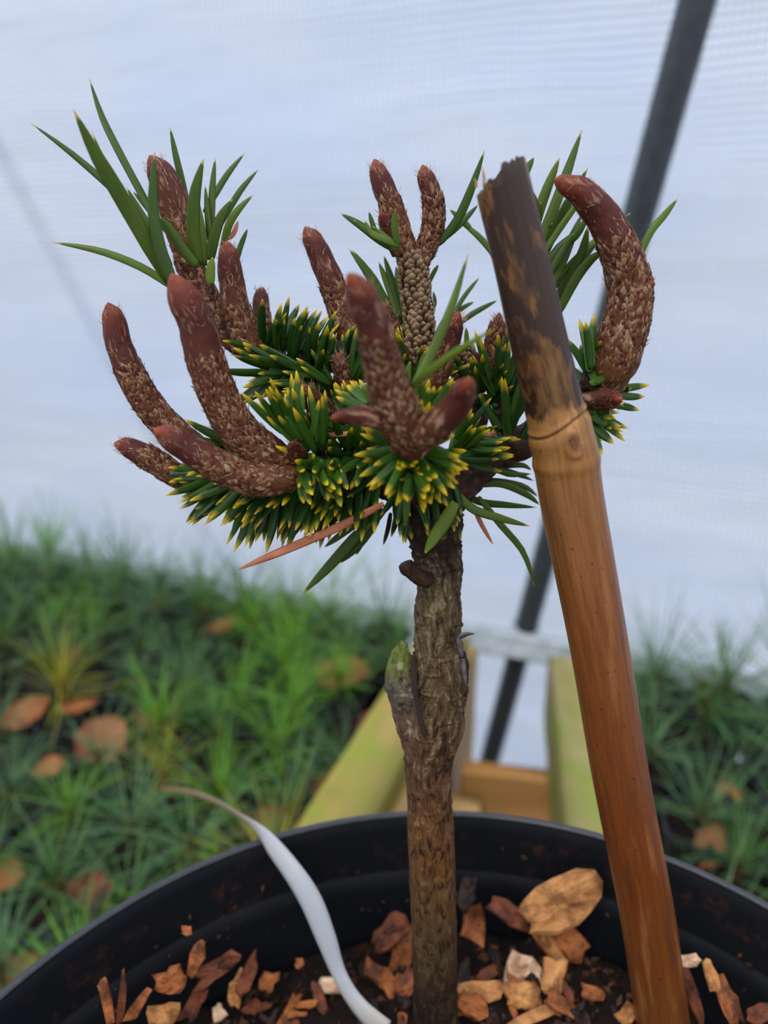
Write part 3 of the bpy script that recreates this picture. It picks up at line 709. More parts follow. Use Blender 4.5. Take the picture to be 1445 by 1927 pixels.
STR = m.finish(m.mix(m.ramp(n1, (.55, 0), (.75, .5)), col, (.36, .35, .34)), .4, n1, .0001, .4)
tag(mb.build('dry_leaf_strip', STR), 'long whitish dried strip arching over the left rim into the pot', 'dry blade')
# small dry husk behind the strip
mb = MB(); P = [PY(622, 1640, .1355), PY(628, 1668, .134), PY(634, 1695, .133), PY(626, 1725, .132)]
tube(mb, P, [.0001, wpx(8, P[1]), wpx(9, P[2]), .0003], 10, 14, flat=.4); tag(mb.build('dry_husk', CH['pale']), 'small ochre husk stuck on the inner pot wall behind the strip', 'husk')

# ------------------------------------------------------------------ bamboo cane
cl = [(938, 318, 104, -.0150), (945, 345, 106, -.0150), (982, 500, 106, -.0145), (1015, 650, 109, -.0140), (1040, 757, 112, -.0135), (1047, 785, 114, -.0134), (1062, 850, 124, -.0130), (1078, 955, 121, -.0120), (1126, 1209, 112, -.0095), (1168, 1464, 107, -.0065), (1217, 1719, 102, -.003), (1245, 1910, 99, -.0008), (1268, 2060, 98, .001)]
P = [PP(a, b, d) for a, b, w, d in cl]; Rd = [wpx(w, p)/2*.975 for (a, b, w, d), p in zip(cl, P)]
n = 420; seg = 72; D = catmull([list(p)+[r_] for p, r_ in zip(P, Rd)], n); C = [Vector(d[:3]) for d in D]; Rr = [d[3] for d in D]
T, F = frames(C); s = [0]
for i in range(1, n): s.append(s[-1] + (C[i]-C[i-1]).length)
root = empty('bamboo_cane', C[-1], 'brown bamboo cane pushed into the pot at the right, ragged cut end at top', 'cane')
def near_s(px, py, d=-.013):
    p = PP(px, py, d); return s[min(range(n), key=lambda i: (C[i]-p).length)]
sn, sn2, sb = near_s(1047, 788), near_s(1066, 868), near_s(1066, 822)
# theta 0 = camera side, sin>0 side found from the frame
sg_ = 1 if F[100][1].x > 0 else -1
sl = s[-1]; V = []; Q = []; t = []; cc = []
def topcut(th):                                            # metres of cane missing at this angle
    x = math.sin(th)*sg_; fr = math.cos(th)
    e = .0013 - .0010*x + .0004*noise.noise(Vector((x*9, fr*9, 0)))
    if -.45 < x < -.05 and fr > 0: e += .0006
    if -.12 < x < .25 and fr > 0: e -= .0003
    return e + (.0006 if fr < 0 else 0)
for i in range(n):
    for k in range(seg):
        th = 2*math.pi*k/seg; r_ = Rr[i]; x = math.sin(th)*sg_; fr = math.cos(th)
        ss = s[i]; nodeline = sn - .0010*x + .0002*math.sin(th*3)                  # slightly tilted ring
        dd = ss - nodeline; e = .00018*math.exp(-(dd/.00035)**2) - .00026*math.exp(-((dd-.0006)/.00022)**2) + .00022*math.exp(-((dd-.0017)/.0011)**2)
        e += .00020*math.exp(-((ss-sn2-.0002*x)/.0009)**2)
        ang = math.atan2(x, fr); bd = ((ang-.16)/.30)**2; bs = (ss-sb)/.0022
        c0 = 0
        if bd < 4 and abs(bs) < 2.5:
            hh = math.exp(-bd*1.2)*math.exp(-bs*bs); vv = math.exp(-((ang-.16)/.14)**2 - ((ss-sb+.0004)/.0010)**2)
            lip = math.exp(-((math.hypot((ang-.16)/.24, (ss-sb)/.0017)-1)/.22)**2)*(1 if ss > sb else .35)
            e += .00045*hh - .00022*vv + .00022*lip; c0 = min(1, vv*1.0 + .45*hh + .25*lip)
        c0 = max(c0, .75*math.exp(-((dd-.0004)/.00025)**2))
        e += r_*.012*noise.noise(Vector((x*2, fr*2, ss*18))) + .00003*noise.noise(Vector((x*14, fr*14, ss*60)))
        gl = math.exp(-((ang-.05)/.10)**2)*max(0, min(1, (ss-sb-.003)/.01)); e -= .00010*gl       # groove below the bud scar
        r_ += e; c_i = C[i]
        if ss < topcut(th) + .0: # slide the top rings down to the ragged edge
            cut = topcut(th); j = min(range(min(n, 60)), key=lambda z_: abs(s[z_]-cut)); c_i = C[j]
        V.append(c_i + F[i][0]*fr*r_ + F[i][1]*math.sin(th)*r_)
        Q.append(Vector((fr*r_, x*r_, ss))); t.append(ss/sl); cc.append(c0)
f = [[i*seg+k, i*seg+(k+1) % seg, (i+1)*seg+(k+1) % seg, (i+1)*seg+k] for i in range(n-1) for k in range(seg)]
mb = MB(); mb.add(V, f, t, cc, Q); mb.build('culm', mat_cane(sn/sl), root)
# cut face and hollow
mb = MB(); V = []; f = []
for lv, (rf, dz) in enumerate(((.985, 0.0), (.80, .0001), (.58, .0002), (.55, .0012), (.50, .007), (.02, .007))):
    for k in range(seg):
        th = 2*math.pi*k/seg; cut = topcut(th) + dz + .00025*noise.noise(Vector((k*.9, lv*2.3, 0)))*(lv in (1, 2)); j = min(range(120), key=lambda z_: abs(s[z_]-cut))
        V.append(C[j] + T[j]*(cut - s[j]) + F[j][0]*math.cos(th)*Rr[j]*rf + F[j][1]*math.sin(th)*Rr[j]*rf)
for i in range(5):
    for k in range(seg): f.append([i*seg+k, i*seg+(k+1) % seg, (i+1)*seg+(k+1) % seg, (i+1)*seg+k])
mb.add(V, f); mb.build('cut_end', PITH, root)
for (a, b, c1, d1, w) in ((911, 352, 907, 314, 7), (896, 352, 893, 336, 6), (962, 345, 985, 322, 3), (940, 350, 925, 334, 2), (930, 352, 951, 337, 2)):
    A, B = PP(a, b, -.0172), PP(c1, d1, -.0172); mb = MB(); tube(mb, [A, A.lerp(B, .5) + RT*.0001, B], [wpx(w, A)/2, wpx(w, A)/2*.8, wpx(w, A)/2*.3], 6, 6); mb.build('splinter', PITH, root)

# ------------------------------------------------------------------ the grafted pine
base = PP(822, 2010, 0)
pine = empty('grafted_pine', base, 'dwarf grafted pine with upright reddish-brown buds and short yellow-tipped needles', 'plant')
def stub_disp(q, th, s_, f_): return .00028*noise.noise(q*600) + .00045*noise.noise(q*220) + .00015*noise.noise(q*1600)
# trunk
tl = [(822, 2150, 86), (820, 1900, 84), (818, 1800, 83), (816, 1720, 85), (812, 1600, 87), (808, 1500, 84), (806, 1440, 90), (812, 1390, 104), (818, 1340, 112), (824, 1290, 104), (826, 1240, 92), (824, 1200, 86), (825, 1130, 84), (825, 1070, 84), (820, 1020, 92), (812, 975, 108), (806, 940, 96), (800, 905, 66)]
P = [PP(a, b) for a, b, w in tl]; Rd = [wpx(w, p)/2 for (a, b, w), p in zip(tl, P)]
cum = [0]
for i in range(len(P)-1): cum.append(cum[-1] + (P[i+1]-P[i]).length)
def y2t(y):
    for i in range(len(tl)-1):
        if tl[i][1] >= y >= tl[i+1][1]: return (cum[i] + (cum[i+1]-cum[i])*(tl[i][1]-y)/(tl[i][1]-tl[i+1][1]))/cum[-1]
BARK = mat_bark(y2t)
rs = random.Random(5); scars = []
for i in range(52): scars.append((rs.uniform(-2.2, 2.2), rs.uniform(y2t(1340), y2t(960)), rs.uniform(.7, 1.3)))
for i in range(12): scars.append((rs.uniform(-2.2, 2.2), rs.uniform(y2t(1850), y2t(1340)), rs.uniform(.4, .8)))
TL = sum((P[i+1]-P[i]).length for i in range(len(P)-1))
YA, YB = y2t(1480), y2t(1060)
def trunk_disp(q, th, s_, f_):
    a = th if th < math.pi else th - 2*math.pi; e = 0
    rough = .5 + 1.4*max(0, min(1, (f_-YA)/.10)) + 1.2*max(0, (f_-YB)/.1)
    e += rough*(.00016*noise.noise(Vector((q.x*900, q.y*900, q.z*380))) + .00022*noise.noise(Vector((q.x*330, q.y*330, q.z*200))) + .0001*noise.noise(q*1900))
    if f_ > YB: e += .0009*abs(noise.noise(Vector((q.x*520, q.y*520, q.z*420))))*min(1, (f_-YB)/.05)
    for sa, sf, sz in scars:
        ds = (f_ - sf)*TL
        if abs(ds) < .002:
            da = (a - sa)*.0035
            if abs(da) < .003:
                e += sz*(.00042*math.exp(-(da/.0008)**2 - ((ds+.00010*0)/.00022)**2) - .00028*math.exp(-(da/.0006)**2 - ((ds+.00042)/.00025)**2))
    return e
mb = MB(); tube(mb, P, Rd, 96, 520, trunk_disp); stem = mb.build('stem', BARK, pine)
# graft: stub of the rootstock, callus ridge, painted shade strip, old twig stub, bark flap
mb = MB(); pts = [(806, 1440, 66, .000), (788, 1385, 74, -.0004), (772, 1330, 70, -.0006), (760, 1285, 66, -.0008), (754, 1250, 54, -.0006), (756, 1224, 34, -.0002), (759, 1207, 8, 0)]
P = [PP(a, b, d) for a, b, w, d in pts]; tube(mb, P, [wpx(w, p)/2 for (a, b, w, d), p in zip(pts, P)], 56, 130, stub_disp, seed=3); mb.build('rootstock_stub', STUB, stem)
mb = MB(); pts = [(862, 1222, 12, -.001), (870, 1250, 22, -.001), (868, 1290, 26, -.001), (862, 1330, 26, 0), (850, 1370, 30, 0), (842, 1400, 20, 0)]
P = [PP(a, b, d) for a, b, w, d in pts]; tube(mb, P, [wpx(w, p)/2 for (a, b, w, d), p in zip(pts, P)], 30, 80, stub_disp, seed=5); mb.build('graft_callus', BARK, stem)
mb = MB(); pts = [(806, 1095, 26, -.0038), (790, 1088, 27, -.0046), (776, 1078, 26, -.005), (766, 1068, 30, -.005), (762, 1060, 24, -.005)]
P = [PP(a, b, d) for a, b, w, d in pts]; tube(mb, P, [wpx(w, p)/2 for (a, b, w, d), p in zip(pts, P)], 28, 50, stub_disp, seed=7); mb.build('twig_stub', TWIG, stem)
def ribbon(pts, wd, mat, nm, par, tk=.00015, twist=0):
    P = [PP(*p) for p in pts]; D = catmull([list(p)+[w] for p, w in zip(P, wd)], 24); C = [Vector(d[:3]) for d in D]; T, F = frames(C); V = []; f = []
    for i, d in enumerate(D):
        sd_ = T[i].cross(TO).normalized(); nn = T[i].cross(sd_).normalized(); a = twist*i/23; s1 = sd_*math.cos(a) + nn*math.sin(a); n1 = T[i].cross(s1).normalized(); w = max(wpx(d[3], C[i]), .0001)/2
        V += [C[i]+s1*w, C[i]-s1*w, C[i]-s1*w+n1*tk, C[i]+s1*w+n1*tk]
    for i in range(23):
        for k in range(4): f.append([i*4+k, i*4+(k+1) % 4, (i+1)*4+(k+1) % 4, (i+1)*4+k])
    f += [[3, 2, 1, 0], [92, 93, 94, 95]]
    mb = MB(); mb.add(V, f); return mb.build(nm, mat, par)
FLAP = mat_plain('grey_bark_flap', (.12, .11, .12), .45, 0, .4, 700)
ribbon([(868, 1238, -.002), (866, 1215, -.0028), (864, 1202, -.003), (874, 1195, -.003), (893, 1193, -.003)], [8, 12, 10, 14, 2], FLAP, 'bark_flap', stem, twist=1.0)
ribbon([(872, 1330, -.001), (874, 1280, -.002), (871, 1240, -.002)], [4, 10, 8], FLAP, 'bark_flap', stem)
ribbon([(812, 1410, -.0046), (796, 1370, -.0050), (784, 1320, -.0047), (779, 1270, -.0035), (777, 1232, -.002)], [3, 10, 9, 12, 6], mat_plain('crevice_shade', (.018, .010, .007), .9), 'graft_crevice_shade', stem)  # dark strip laid over the graft in place of the shade between stub and stem

# branches
def branch(pts, seed, seg_=24, n_=60, amp=1.0, mat=None):
    P = [PP(a, b, d) for a, b, w, d in pts]; mb = MB()
    dsp = lambda q, th, s_, f_: amp*(.0006*noise.noise(q*420) + .0004*noise.noise(q*1100))
    tube(mb, P, [wpx(w, p)/2 for (a, b, w, d), p in zip(pts, P)], seg_, n_, dsp, seed=seed); return mb.build('branch', mat or TWIG, pine)
branch([(806, 960, 80, 0), (765, 930, 62, .001), (700, 905, 54, .001), (620, 890, 50, -.002), (540, 880, 50, -.005), (500, 890, 40, -.006)], 1)
branch([(790, 930, 60, .002), (720, 840, 50, .004), (640, 770, 46, .005), (560, 705, 44, .006), (490, 660, 50, .007), (430, 600, 52, .008)], 2)
branch([(830, 950, 80, .001), (880, 905, 62, .002), (930, 860, 60, .004), (990, 825, 62, .004), (1060, 780, 50, .005), (1120, 755, 46, .004)], 3)
branch([(800, 950, 70, .001), (790, 850, 60, .005), (785, 760, 54, .009), (786, 690, 50, .010)], 4)
branch([(800, 945, 70, 0), (790, 900, 60, -.008), (778, 860, 54, -.017), (770, 835, 50, -.021)], 5)
branch([(850, 900, 50, .006), (890, 800, 44, .008), (905, 740, 40, .008)], 6)
branch([(620, 880, 40, .002), (480, 880, 36, .004), (400, 880, 36, .005), (360, 860, 40, .004)], 7)
branch([(560, 690, 30, .006), (620, 650, 26, .006), (650, 690, 26, .004)], 9)
branch([(1120, 775, 40, .004), (1112, 745, 36, .002), (1105, 715, 30, .001), (1104, 695, 16, .001)], 12)
branch([(1050, 790, 44, .005), (1100, 765, 44, .005), (1150, 730, 60, .003)], 13)
branch([(960, 835, 40, .004), (940, 760, 34, .004), (935, 690, 30, .004)], 8)

def put_scales(C, Rr, T, F, s_, lo, hi, size, seed, par, mat=SCALE, nm='bud_scales', lift=.08, peg=False, dens=1.45):
    rnd = random.Random(seed); mb = MB(); L = s_[-1]; pos = lo*L; k = 0; n_ = len(C)
    while pos < hi*L:
        i = min(range(n_), key=lambda z: abs(s_[z]-pos)) if k % 8 == 0 else i
        while i < n_-1 and s_[i] < pos: i += 1
        r_ = Rr[i]; th = k*2.39996 + (rnd.uniform(-.25, .25) if peg else rnd.uniform(-.7, .7)); k += 1
        pos += size*size*.62/(2*math.pi*max(r_, .0006))/dens
        out = F[i][0]*math.cos(th) + F[i][1]*math.sin(th); tip = -T[i]; sd_ = out.cross(tip).normalized()
        b = C[i] + out*(r_*.96); sz = size*rnd.uniform(.75, 1.25); cval = rnd.random()
        if peg:
            # raised leaf cushion: pyramid with pale upper lip
            w = sz*.50; V = [b - sd_*w - tip*w*.9, b + sd_*w - tip*w*.9, b + sd_*w*.9 + tip*w*.5 + out*w*.55, b - sd_*w*.9 + tip*w*.5 + out*w*.55, b + tip*w*.9 + out*w*1.05, b + tip*w*1.3, b - tip*w*.1 + out*w*.85]
            mb.add(V, [[0, 1, 6], [1, 2, 6], [2, 4, 6], [4, 3, 6], [3, 0, 6], [2, 5, 4], [4, 5, 3]], [0, 0, .7, .7, 1, 0, .55], cval)
        else:
            lf = lift*rnd.uniform(-1, 2.2) + (.55 if rnd.random() < .07 else 0); w = sz*.42; tw = rnd.uniform(-.6, .6); tip2 = (tip + sd_*tw).normalized()
            V = [b - sd_*w*.7, b + sd_*w*.7, b + tip2*sz*.5 - sd_*w + out*sz*.10, b + tip2*sz*.5 + sd_*w + out*sz*.10, b + tip2*sz*.5 + out*sz*.26, b + tip2*sz*1.25 + out*sz*(lf+.05), b + out*sz*.12]
            mb.add(V, [[0, 6, 4, 2], [6, 1, 3, 4], [2, 4, 5], [4, 3, 5]], [0, 0, .75, .75, .35, 1, 0], cval)
    if len(mb.v) == 0: return
    o = mb.build(nm, mat, par); o['kind'] = 'stuff'; return o
def hairs(C, Rr, T, F, s_, lo, hi, cnt, seed, par):
    rnd = random.Random(seed); mb = MB(); n_ = len(C)
    for _ in range(cnt):
        i = int((lo + (hi-lo)*rnd.random())*(n_-1)); th = rnd.uniform(0, 6.283); out = F[i][0]*math.cos(th) + F[i][1]*math.sin(th); sd_ = out.cross(T[i])
        b = C[i] + out*Rr[i]*.97; d = (-T[i]*rnd.uniform(.3, 1.2) + sd_*rnd.gauss(0, .6) + out*rnd.uniform(.05, .5)).normalized(); L = rnd.uniform(.0006, .0018); w = .00006
        mid = b + d*L*.5 + out*L*.08; e = b + d*L + sd_*rnd.gauss(0, .0003)
        mb.add([b - sd_*w, b + sd_*w, mid - sd_*w, mid + sd_*w, e], [[0, 1, 3, 2], [2, 3, 4]], 1, .95)
    o = mb.build('bud_hairs', SCALE, par); o['kind'] = 'stuff'
def bud(pts, d0, d1, seed, sc=(.34, .97), size=.00085, hair=190):
    """pts tip -> base (x, y, width)"""
    m_ = len(pts)-1; P = [PP(a, b, d0 + (d1-d0)*i/m_) for i, (a, b, w) in enumerate(pts)]
    Rd = [wpx(w, p)/2*.95 for (a, b, w), p in zip(pts, P)]
    dsp = lambda q, th, s_, f_: min(1, f_*8)*(.00022*noise.noise(Vector((q.x*420, q.y*420, q.z*300))) + .00010*noise.noise(Vector((q.x*1300, q.y*1300, q.z*700))))
    # round the tip: extra sample just behind the point
    P.insert(1, P[0].lerp(P[1], .30)); Rd.insert(1, Rd[1]*.48); Rd[0] = .00008
    mb = MB(); C, Rr, T, F, s_ = tube(mb, P, Rd, 32, 110, dsp, seed=seed); o = mb.build('bud', BUD, pine)
    if size: put_scales(C, Rr, T, F, s_, sc[0], sc[1], size, seed, o)
    if hair: hairs(C, Rr, T, F, s_, .22, .98, hair, seed, o)
    return o
bud([(203, 569, 6), (212, 596, 42), (228, 660, 53), (258, 725, 57), (295, 780, 60), (340, 822, 56), (395, 862, 48)], .001, .003, 11)
bud([(322, 514, 8), (343, 556, 62), (370, 610, 72), (388, 680, 76), (412, 745, 76), (450, 812, 80), (500, 858, 86), (545, 878, 66), (570, 882, 30)], -.013, -.006, 12)
bud([(288, 808, 6), (318, 822, 48), (370, 853, 60), (425, 884, 64), (480, 903, 66), (535, 902, 56), (575, 892, 30)], -.017, -.010, 13)
bud([(214, 834, 5), (242, 842, 42), (288, 866, 50), (330, 893, 48), (375, 915, 40)], .002, .003, 14)
bud([(281, 292, 10), (302, 325, 54), (324, 375, 62), (338, 430, 58), (350, 478, 50)], .008, .009, 15, (.7, .97))
b_ = bud([(345, 455, 40), (352, 490, 50), (372, 530, 52), (398, 578, 54), (430, 625, 54), (470, 665, 44)], .009, .008, 16, (.02, .97))
bud([(427, 453, 6), (429, 478, 40), (436, 530, 50), (446, 585, 56), (468, 640, 56), (488, 670, 44)], .003, .006, 17, (.55, .97))
bud([(494, 540, 22), (491, 562, 32), (494, 610, 34), (505, 665, 30)], .014, .010, 18, (.5, .97), .001, 50)
bud([(573, 427, 6), (588, 452, 42), (612, 506, 48), (636, 565, 52), (655, 625, 54), (676, 690, 46)], .009, .009, 19, (.40, .97))
bud([(655, 514, 10), (676, 550, 58), (700, 610, 66), (716, 670, 72), (732, 730, 82), (752, 785, 92), (772, 830, 70)], -.034, -.024, 20)
bud([(622, 787, 5), (648, 782, 30), (685, 783, 40), (720, 792, 44), (752, 812, 44)], -.030, -.025, 21, (.9, .97), 0, 8)
bud([(886, 714, 16), (872, 738, 52), (848, 775, 62), (815, 806, 64), (780, 826, 56)], -.036, -.025, 22, (.7, .97), .00085, 15)
bud([(704, 299, 6), (712, 325, 38), (730, 372, 46), (748, 425, 46), (764, 470, 44), (776, 505, 44)], .007, .007, 23, (.38, .97))
bud([(795, 310, 5), (801, 335, 36), (815, 380, 42), (815, 425, 44), (802, 465, 42), (786, 500, 40)], .006, .007, 24, (.32, .97))
bud([(716, 398, 4), (724, 418, 27), (735, 445, 30), (750, 475, 28)], .002, .006, 25, (.9, .97), 0, 40)
bud([(864, 586, 6), (850, 615, 46), (834, 660, 54), (820, 705, 52), (806, 750, 44)], -.002, .003, 26, (.75, .97))
bud([(1042, 337, 4), (1062, 346, 36), (1100, 368, 58), (1140, 418, 70), (1168, 478, 76), (1186, 540, 84), (1180, 600, 90), (1162, 655, 96), (1150, 700, 90), (1150, 735, 50)], -.003, .002, 27, (.36, .985), .0010, 300)
bud([(1140, 492, 5), (1146, 515, 26), (1158, 545, 28)], .001, .001, 28, (.8, .97), 0, 20)
bud([(1168, 752, 14), (1150, 752, 40), (1125, 754, 42), (1100, 752, 34)], -.008, .001, 29, (.9, .97), 0, 50)
bud([(562, 730, 8), (576, 742, 38), (596, 760, 46), (618, 785, 40)], -.004, .001, 30, (.6, .97))
bud([(549, 832, 16), (556, 846, 34), (566, 862, 30)], -.014, -.009, 31, (.9, .97), 0, 20)
bud([(634, 664, 10), (642, 690, 34), (650, 722, 34), (660, 756, 28)], .001, .004, 32, (.3, .97))
bud([(722, 568, 5), (730, 596, 30), (740, 640, 36), (752, 690, 34)], .006, .008, 33, (.35, .97))
bud([(755, 645, 14), (758, 662, 26), (762, 690, 26)], .003, .005, 34, (.6, .97), .001, 30)
bud([(940, 588, 8), (934, 625, 34), (928, 680, 42), (918, 730, 38)], .003, .006, 35, (.2, .97))
bud([(882, 655, 8), (892, 680, 34), (902, 712, 34)], .006, .007, 36, (.8, .97), 0, 30)
bud([(755, 812, 10), (770, 830, 70), (790, 832, 60), (806, 822, 30)], -.024, -.022, 37, (.1, .97), .0013, 40)
bud([(1088, 420, 5), (1090, 450, 10), (1092, 470, 10)], .02, .02, 38, (.9, .97), 0, 0) if False else None
# knobbly old shoot below the two centre buds
mb = MB(); pts = [(772, 470, 34), (776, 500, 52), (782, 550, 54), (788, 600, 56), (786, 650, 58), (784, 710, 54)]
P = [PP(a, b, .007) for a, b, w in pts]; C, Rr, T, F, s_ = tube(mb, P, [wpx(w, p)/2*.9 for (a, b, w), p in zip(pts, P)], 28, 60)
ks = mb.build('knobbly_shoot', TWIG, pine); put_scales(C, Rr, T, F, s_, .03, .98, .00125, 51, ks, PEG, 'leaf_cushions', peg=True, dens=1.3)
mb = MB(); pts = [(868, 650, 30), (870, 690, 34), (866, 730, 34), (850, 790, 40)]
P = [PP(a, b, .006) for a, b, w in pts]; C, Rr, T, F, s_ = tube(mb, P, [wpx(w, p)/2 for (a, b, w), p in zip(pts, P)], 24, 40)
ks = mb.build('knobbly_shoot', TWIG, pine); put_scales(C, Rr, T, F, s_, .03, .98, .0010, 52, ks, PEG, 'leaf_cushions', peg=True, dens=1.3)
# lifted scale on the right-hand bud
ribbon([(1205, 548, -.002), (1216, 540, -.0025), (1232, 532, -.0028)], [16, 22, 8], BUD, 'lifted_scale', pine, twist=.6)

# needles
needles = []                                                # (pixel size, MB, material)
def needle(P, w, tone, yel_c, mat, fl=.45, roll=0, big=None, c=None):
    """P base -> tip points in metres; w metres"""
    n_ = 12; D = catmull([list(p) for p in P], n_); C = [Vector(d) for d in D]; T, F = frames(C); L = sum((C[i+1]-C[i]).length for i in range(n_-1))
    V = []; t = []; Q = []; sg2 = 8
    prof_ = [.55, .80, .92, 1, 1, 1, .97, .92, .80, .60, .32, .02]
    for i in range(n_):
        sd_ = T[i].cross(TO)
        sd_ = sd_.normalized() if sd_.length > .15 else T[i].orthogonal().normalized()
        nn = T[i].cross(sd_).normalized()
        a = sd_*math.cos(roll) + nn*math.sin(roll); b = T[i].cross(a).normalized(); r_ = w/2*prof_[i]
        for k in range(sg2):
            th = 2*math.pi*k/sg2; x, y = math.cos(th), math.sin(th); y = y*fl if y > 0 else y*fl*.5
            V.append(C[i] + a*x*r_ + b*y*r_*1.3); t.append(i/(n_-1)); Q.append(Vector((x*r_, y*r_, i/(n_-1)*L)) + P[0])
    f = [[i*sg2+k, i*sg2+(k+1) % sg2, (i+1)*sg2+(k+1) % sg2, (i+1)*sg2+k] for i in range(n_-1) for k in range(sg2)]
    f += [list(range(sg2))[::-1], [(n_-1)*sg2+k for k in range(sg2)]]
    needles.append((big if big else L*w/depth(C[6])**2, V, f, t, yel_c, Q, mat))
def hn(pts, w, dy0=0, dy1=None, c=.3, mat=None, roll=0, fl=.45):
    dy1 = dy0 if dy1 is None else dy1; m_ = len(pts)-1
    P = [PP(a, b, dy0 + (dy1-dy0)*i/m_) for i, (a, b) in enumerate(pts)]
    needle(P, wpx(w, P[m_//2]), 0, c, mat or NLONG, fl, roll, big=1e3)
# upper left spray
hn([(300, 430), (270, 372), (222, 282), (190, 215), (168, 147)], 15, .006, .010, .15, roll=.4)
hn([(322, 535), (285, 470), (230, 375), (180, 290), (138, 206)], 31, .000, -.010, .35, fl=.3)
hn([(300, 470), (250, 395), (200, 345), (130, 285), (57, 231)], 14, .004, .004, .05)
hn([(330, 545), (270, 505), (190, 473), (100, 456)], 15, .003, .002, .55)
hn([(330, 540), (302, 470), (288, 390), (291, 284)], 24, -.004, -.004, .05)
hn([(322, 500), (290, 440), (262, 395), (238, 352)], 13, .004, .004, .3)
hn([(310, 470), (270, 410), (215, 345), (172, 245)], 12, .010, .012, .5)
hn([(316, 440), (280, 395), (250, 360)], 10, .010, .010, .8)
hn([(358, 410), (342, 340), (330, 290), (320, 240)], 13, .012, .012, .2)
hn([(376, 500), (364, 440), (366, 370), (383, 298)], 26, .002, -.001, .35)
hn([(372, 502), (345, 470), (318, 430), (300, 408)], 20, .001, .000, .25)
hn([(396, 450), (398, 400), (400, 350), (405, 297)], 14, .010, .011, .4)
hn([(384, 400), (405, 365), (430, 325), (460, 289)], 13, .014, .015, .25)
hn([(410, 430), (430, 395), (455, 355), (486, 319)], 13, .014, .015, .15)
hn([(396, 490), (402, 450), (415, 410), (438, 374)], 21, .006, .005, .25)
hn([(418, 470), (430, 425), (448, 395), (476, 367)], 15, .008, .008, .45)
hn([(445, 492), (452, 465), (466, 430)], 11, .007, .007, .1)
hn([(386, 500), (382, 440), (372, 390), (364, 338)], 13, .008, .009, .6)
hn([(396, 535), (396, 510), (400, 484)], 18, .000, .000, .7)
hn([(400, 480), (392, 420), (386, 348)], 12, .009, .010, .2)
hn([(428, 450), (440, 438), (448, 415)], 10, .008, .008, .1, DEAD)
# centre shoot needles
hn([(742, 470), (712, 450), (675, 422), (641, 402)], 16, .003, .003, .1); hn([(745, 468), (705, 445), (665, 413)], 14, .001, .001, .15)
hn([(752, 462), (722, 450), (698, 438), (686, 414)], 14, -.001, -.001, .5); hn([(750, 462), (742, 430), (744, 392)], 13, -.001, -.002, .4)
hn([(712, 450), (702, 425), (694, 398)], 10, .006, .006, .2); hn([(742, 472), (735, 455), (700, 425)], 12, .000, .000, .6)
hn([(824, 460), (858, 418), (885, 360), (912, 282)], 17, .006, .004, .1); hn([(826, 455), (862, 425), (900, 385)], 13, .009, .010, .15)
hn([(885, 430), (870, 415), (846, 394)], 12, .014, .014, .5); hn([(965, 545), (930, 480), (895, 440), (864, 418)], 13, .014, .014, .6)
for a in [((745, 610), (715, 560), (688, 510), (656, 468)), ((752, 610), (722, 560), (700, 520), (663, 470)), ((750, 600), (735, 550), (712, 492)), ((755, 600), (742, 545), (722, 480)),
          ((758, 600), (752, 550), (745, 500)), ((770, 640), (760, 610), (752, 584)), ((730, 590), (705, 550), (690, 520))]: hn(list(a), 15, .011, .013, random.uniform(.05, .5))
hn([(770, 745), (805, 680), (845, 590), (881, 478)], 20, -.022, -.016, .55, roll=.3); hn([(765, 740), (800, 705), (860, 660), (930, 620)], 15, -.026, -.034, .85)
hn([(775, 770), (765, 720), (772, 680)], 16, -.015, -.015, .5); hn([(780, 760), (790, 700), (800, 660)], 14, -.012, -.012, .4)
hn([(850, 600), (872, 560), (902, 522)], 9, .016, .018, .4); hn([(855, 615), (890, 590), (936, 565)], 11, .013, .014, .1); hn([(850, 600), (870, 580), (892, 568)], 9, .018, .018, .6)
hn([(878, 670), (878, 640), (877, 616)], 10, .010, .010, .5); hn([(800, 545), (815, 515), (825, 498)], 9, .014, .014, .4); hn([(810, 590), (818, 570), (815, 548)], 8, .016, .016, .4)
# right of the cane, behind
for pts, w in [(((1000, 450), (1020, 380), (1053, 296)), 20), (((1005, 480), (1035, 410), (1065, 330), (1095, 244)), 20), (((1010, 510), (1040, 440), (1070, 380), (1107, 315)), 19),
               (((1015, 520), (1050, 470), (1085, 440), (1110, 400)), 18), (((1025, 560), (1055, 500), (1075, 450), (1096, 400)), 17), (((1040, 575), (1070, 530), (1095, 480), (1106, 425)), 23),
               (((1050, 590), (1080, 530), (1110, 490), (1140, 470)), 19), (((1030, 550), (1065, 520), (1110, 470), (1130, 440)), 13), (((1030, 545), (1090, 480), (1150, 430), (1187, 400)), 12),
               (((975, 360), (985, 330), (1005, 296)), 17), (((930, 350), (945, 325), (966, 312)), 10), (((1000, 420), (1010, 390), (1002, 360)), 10), (((1010, 500), (1020, 440), (1040, 420)), 12),
               (((1020, 480), (1060, 420), (1118, 340)), 13), (((1000, 470), (1010, 420), (1018, 380)), 14), (((985, 330), (980, 315), (982, 302)), 8), (((1030, 520), (1060, 470), (1080, 440)), 14)]:
    hn(list(pts), w, .006 + random.uniform(-.002, .003), .006 + random.uniform(-.002, .004), random.uniform(.1, .55))
hn([(1196, 500), (1222, 440), (1250, 405), (1275, 374)], 14, .006, .007, .5)
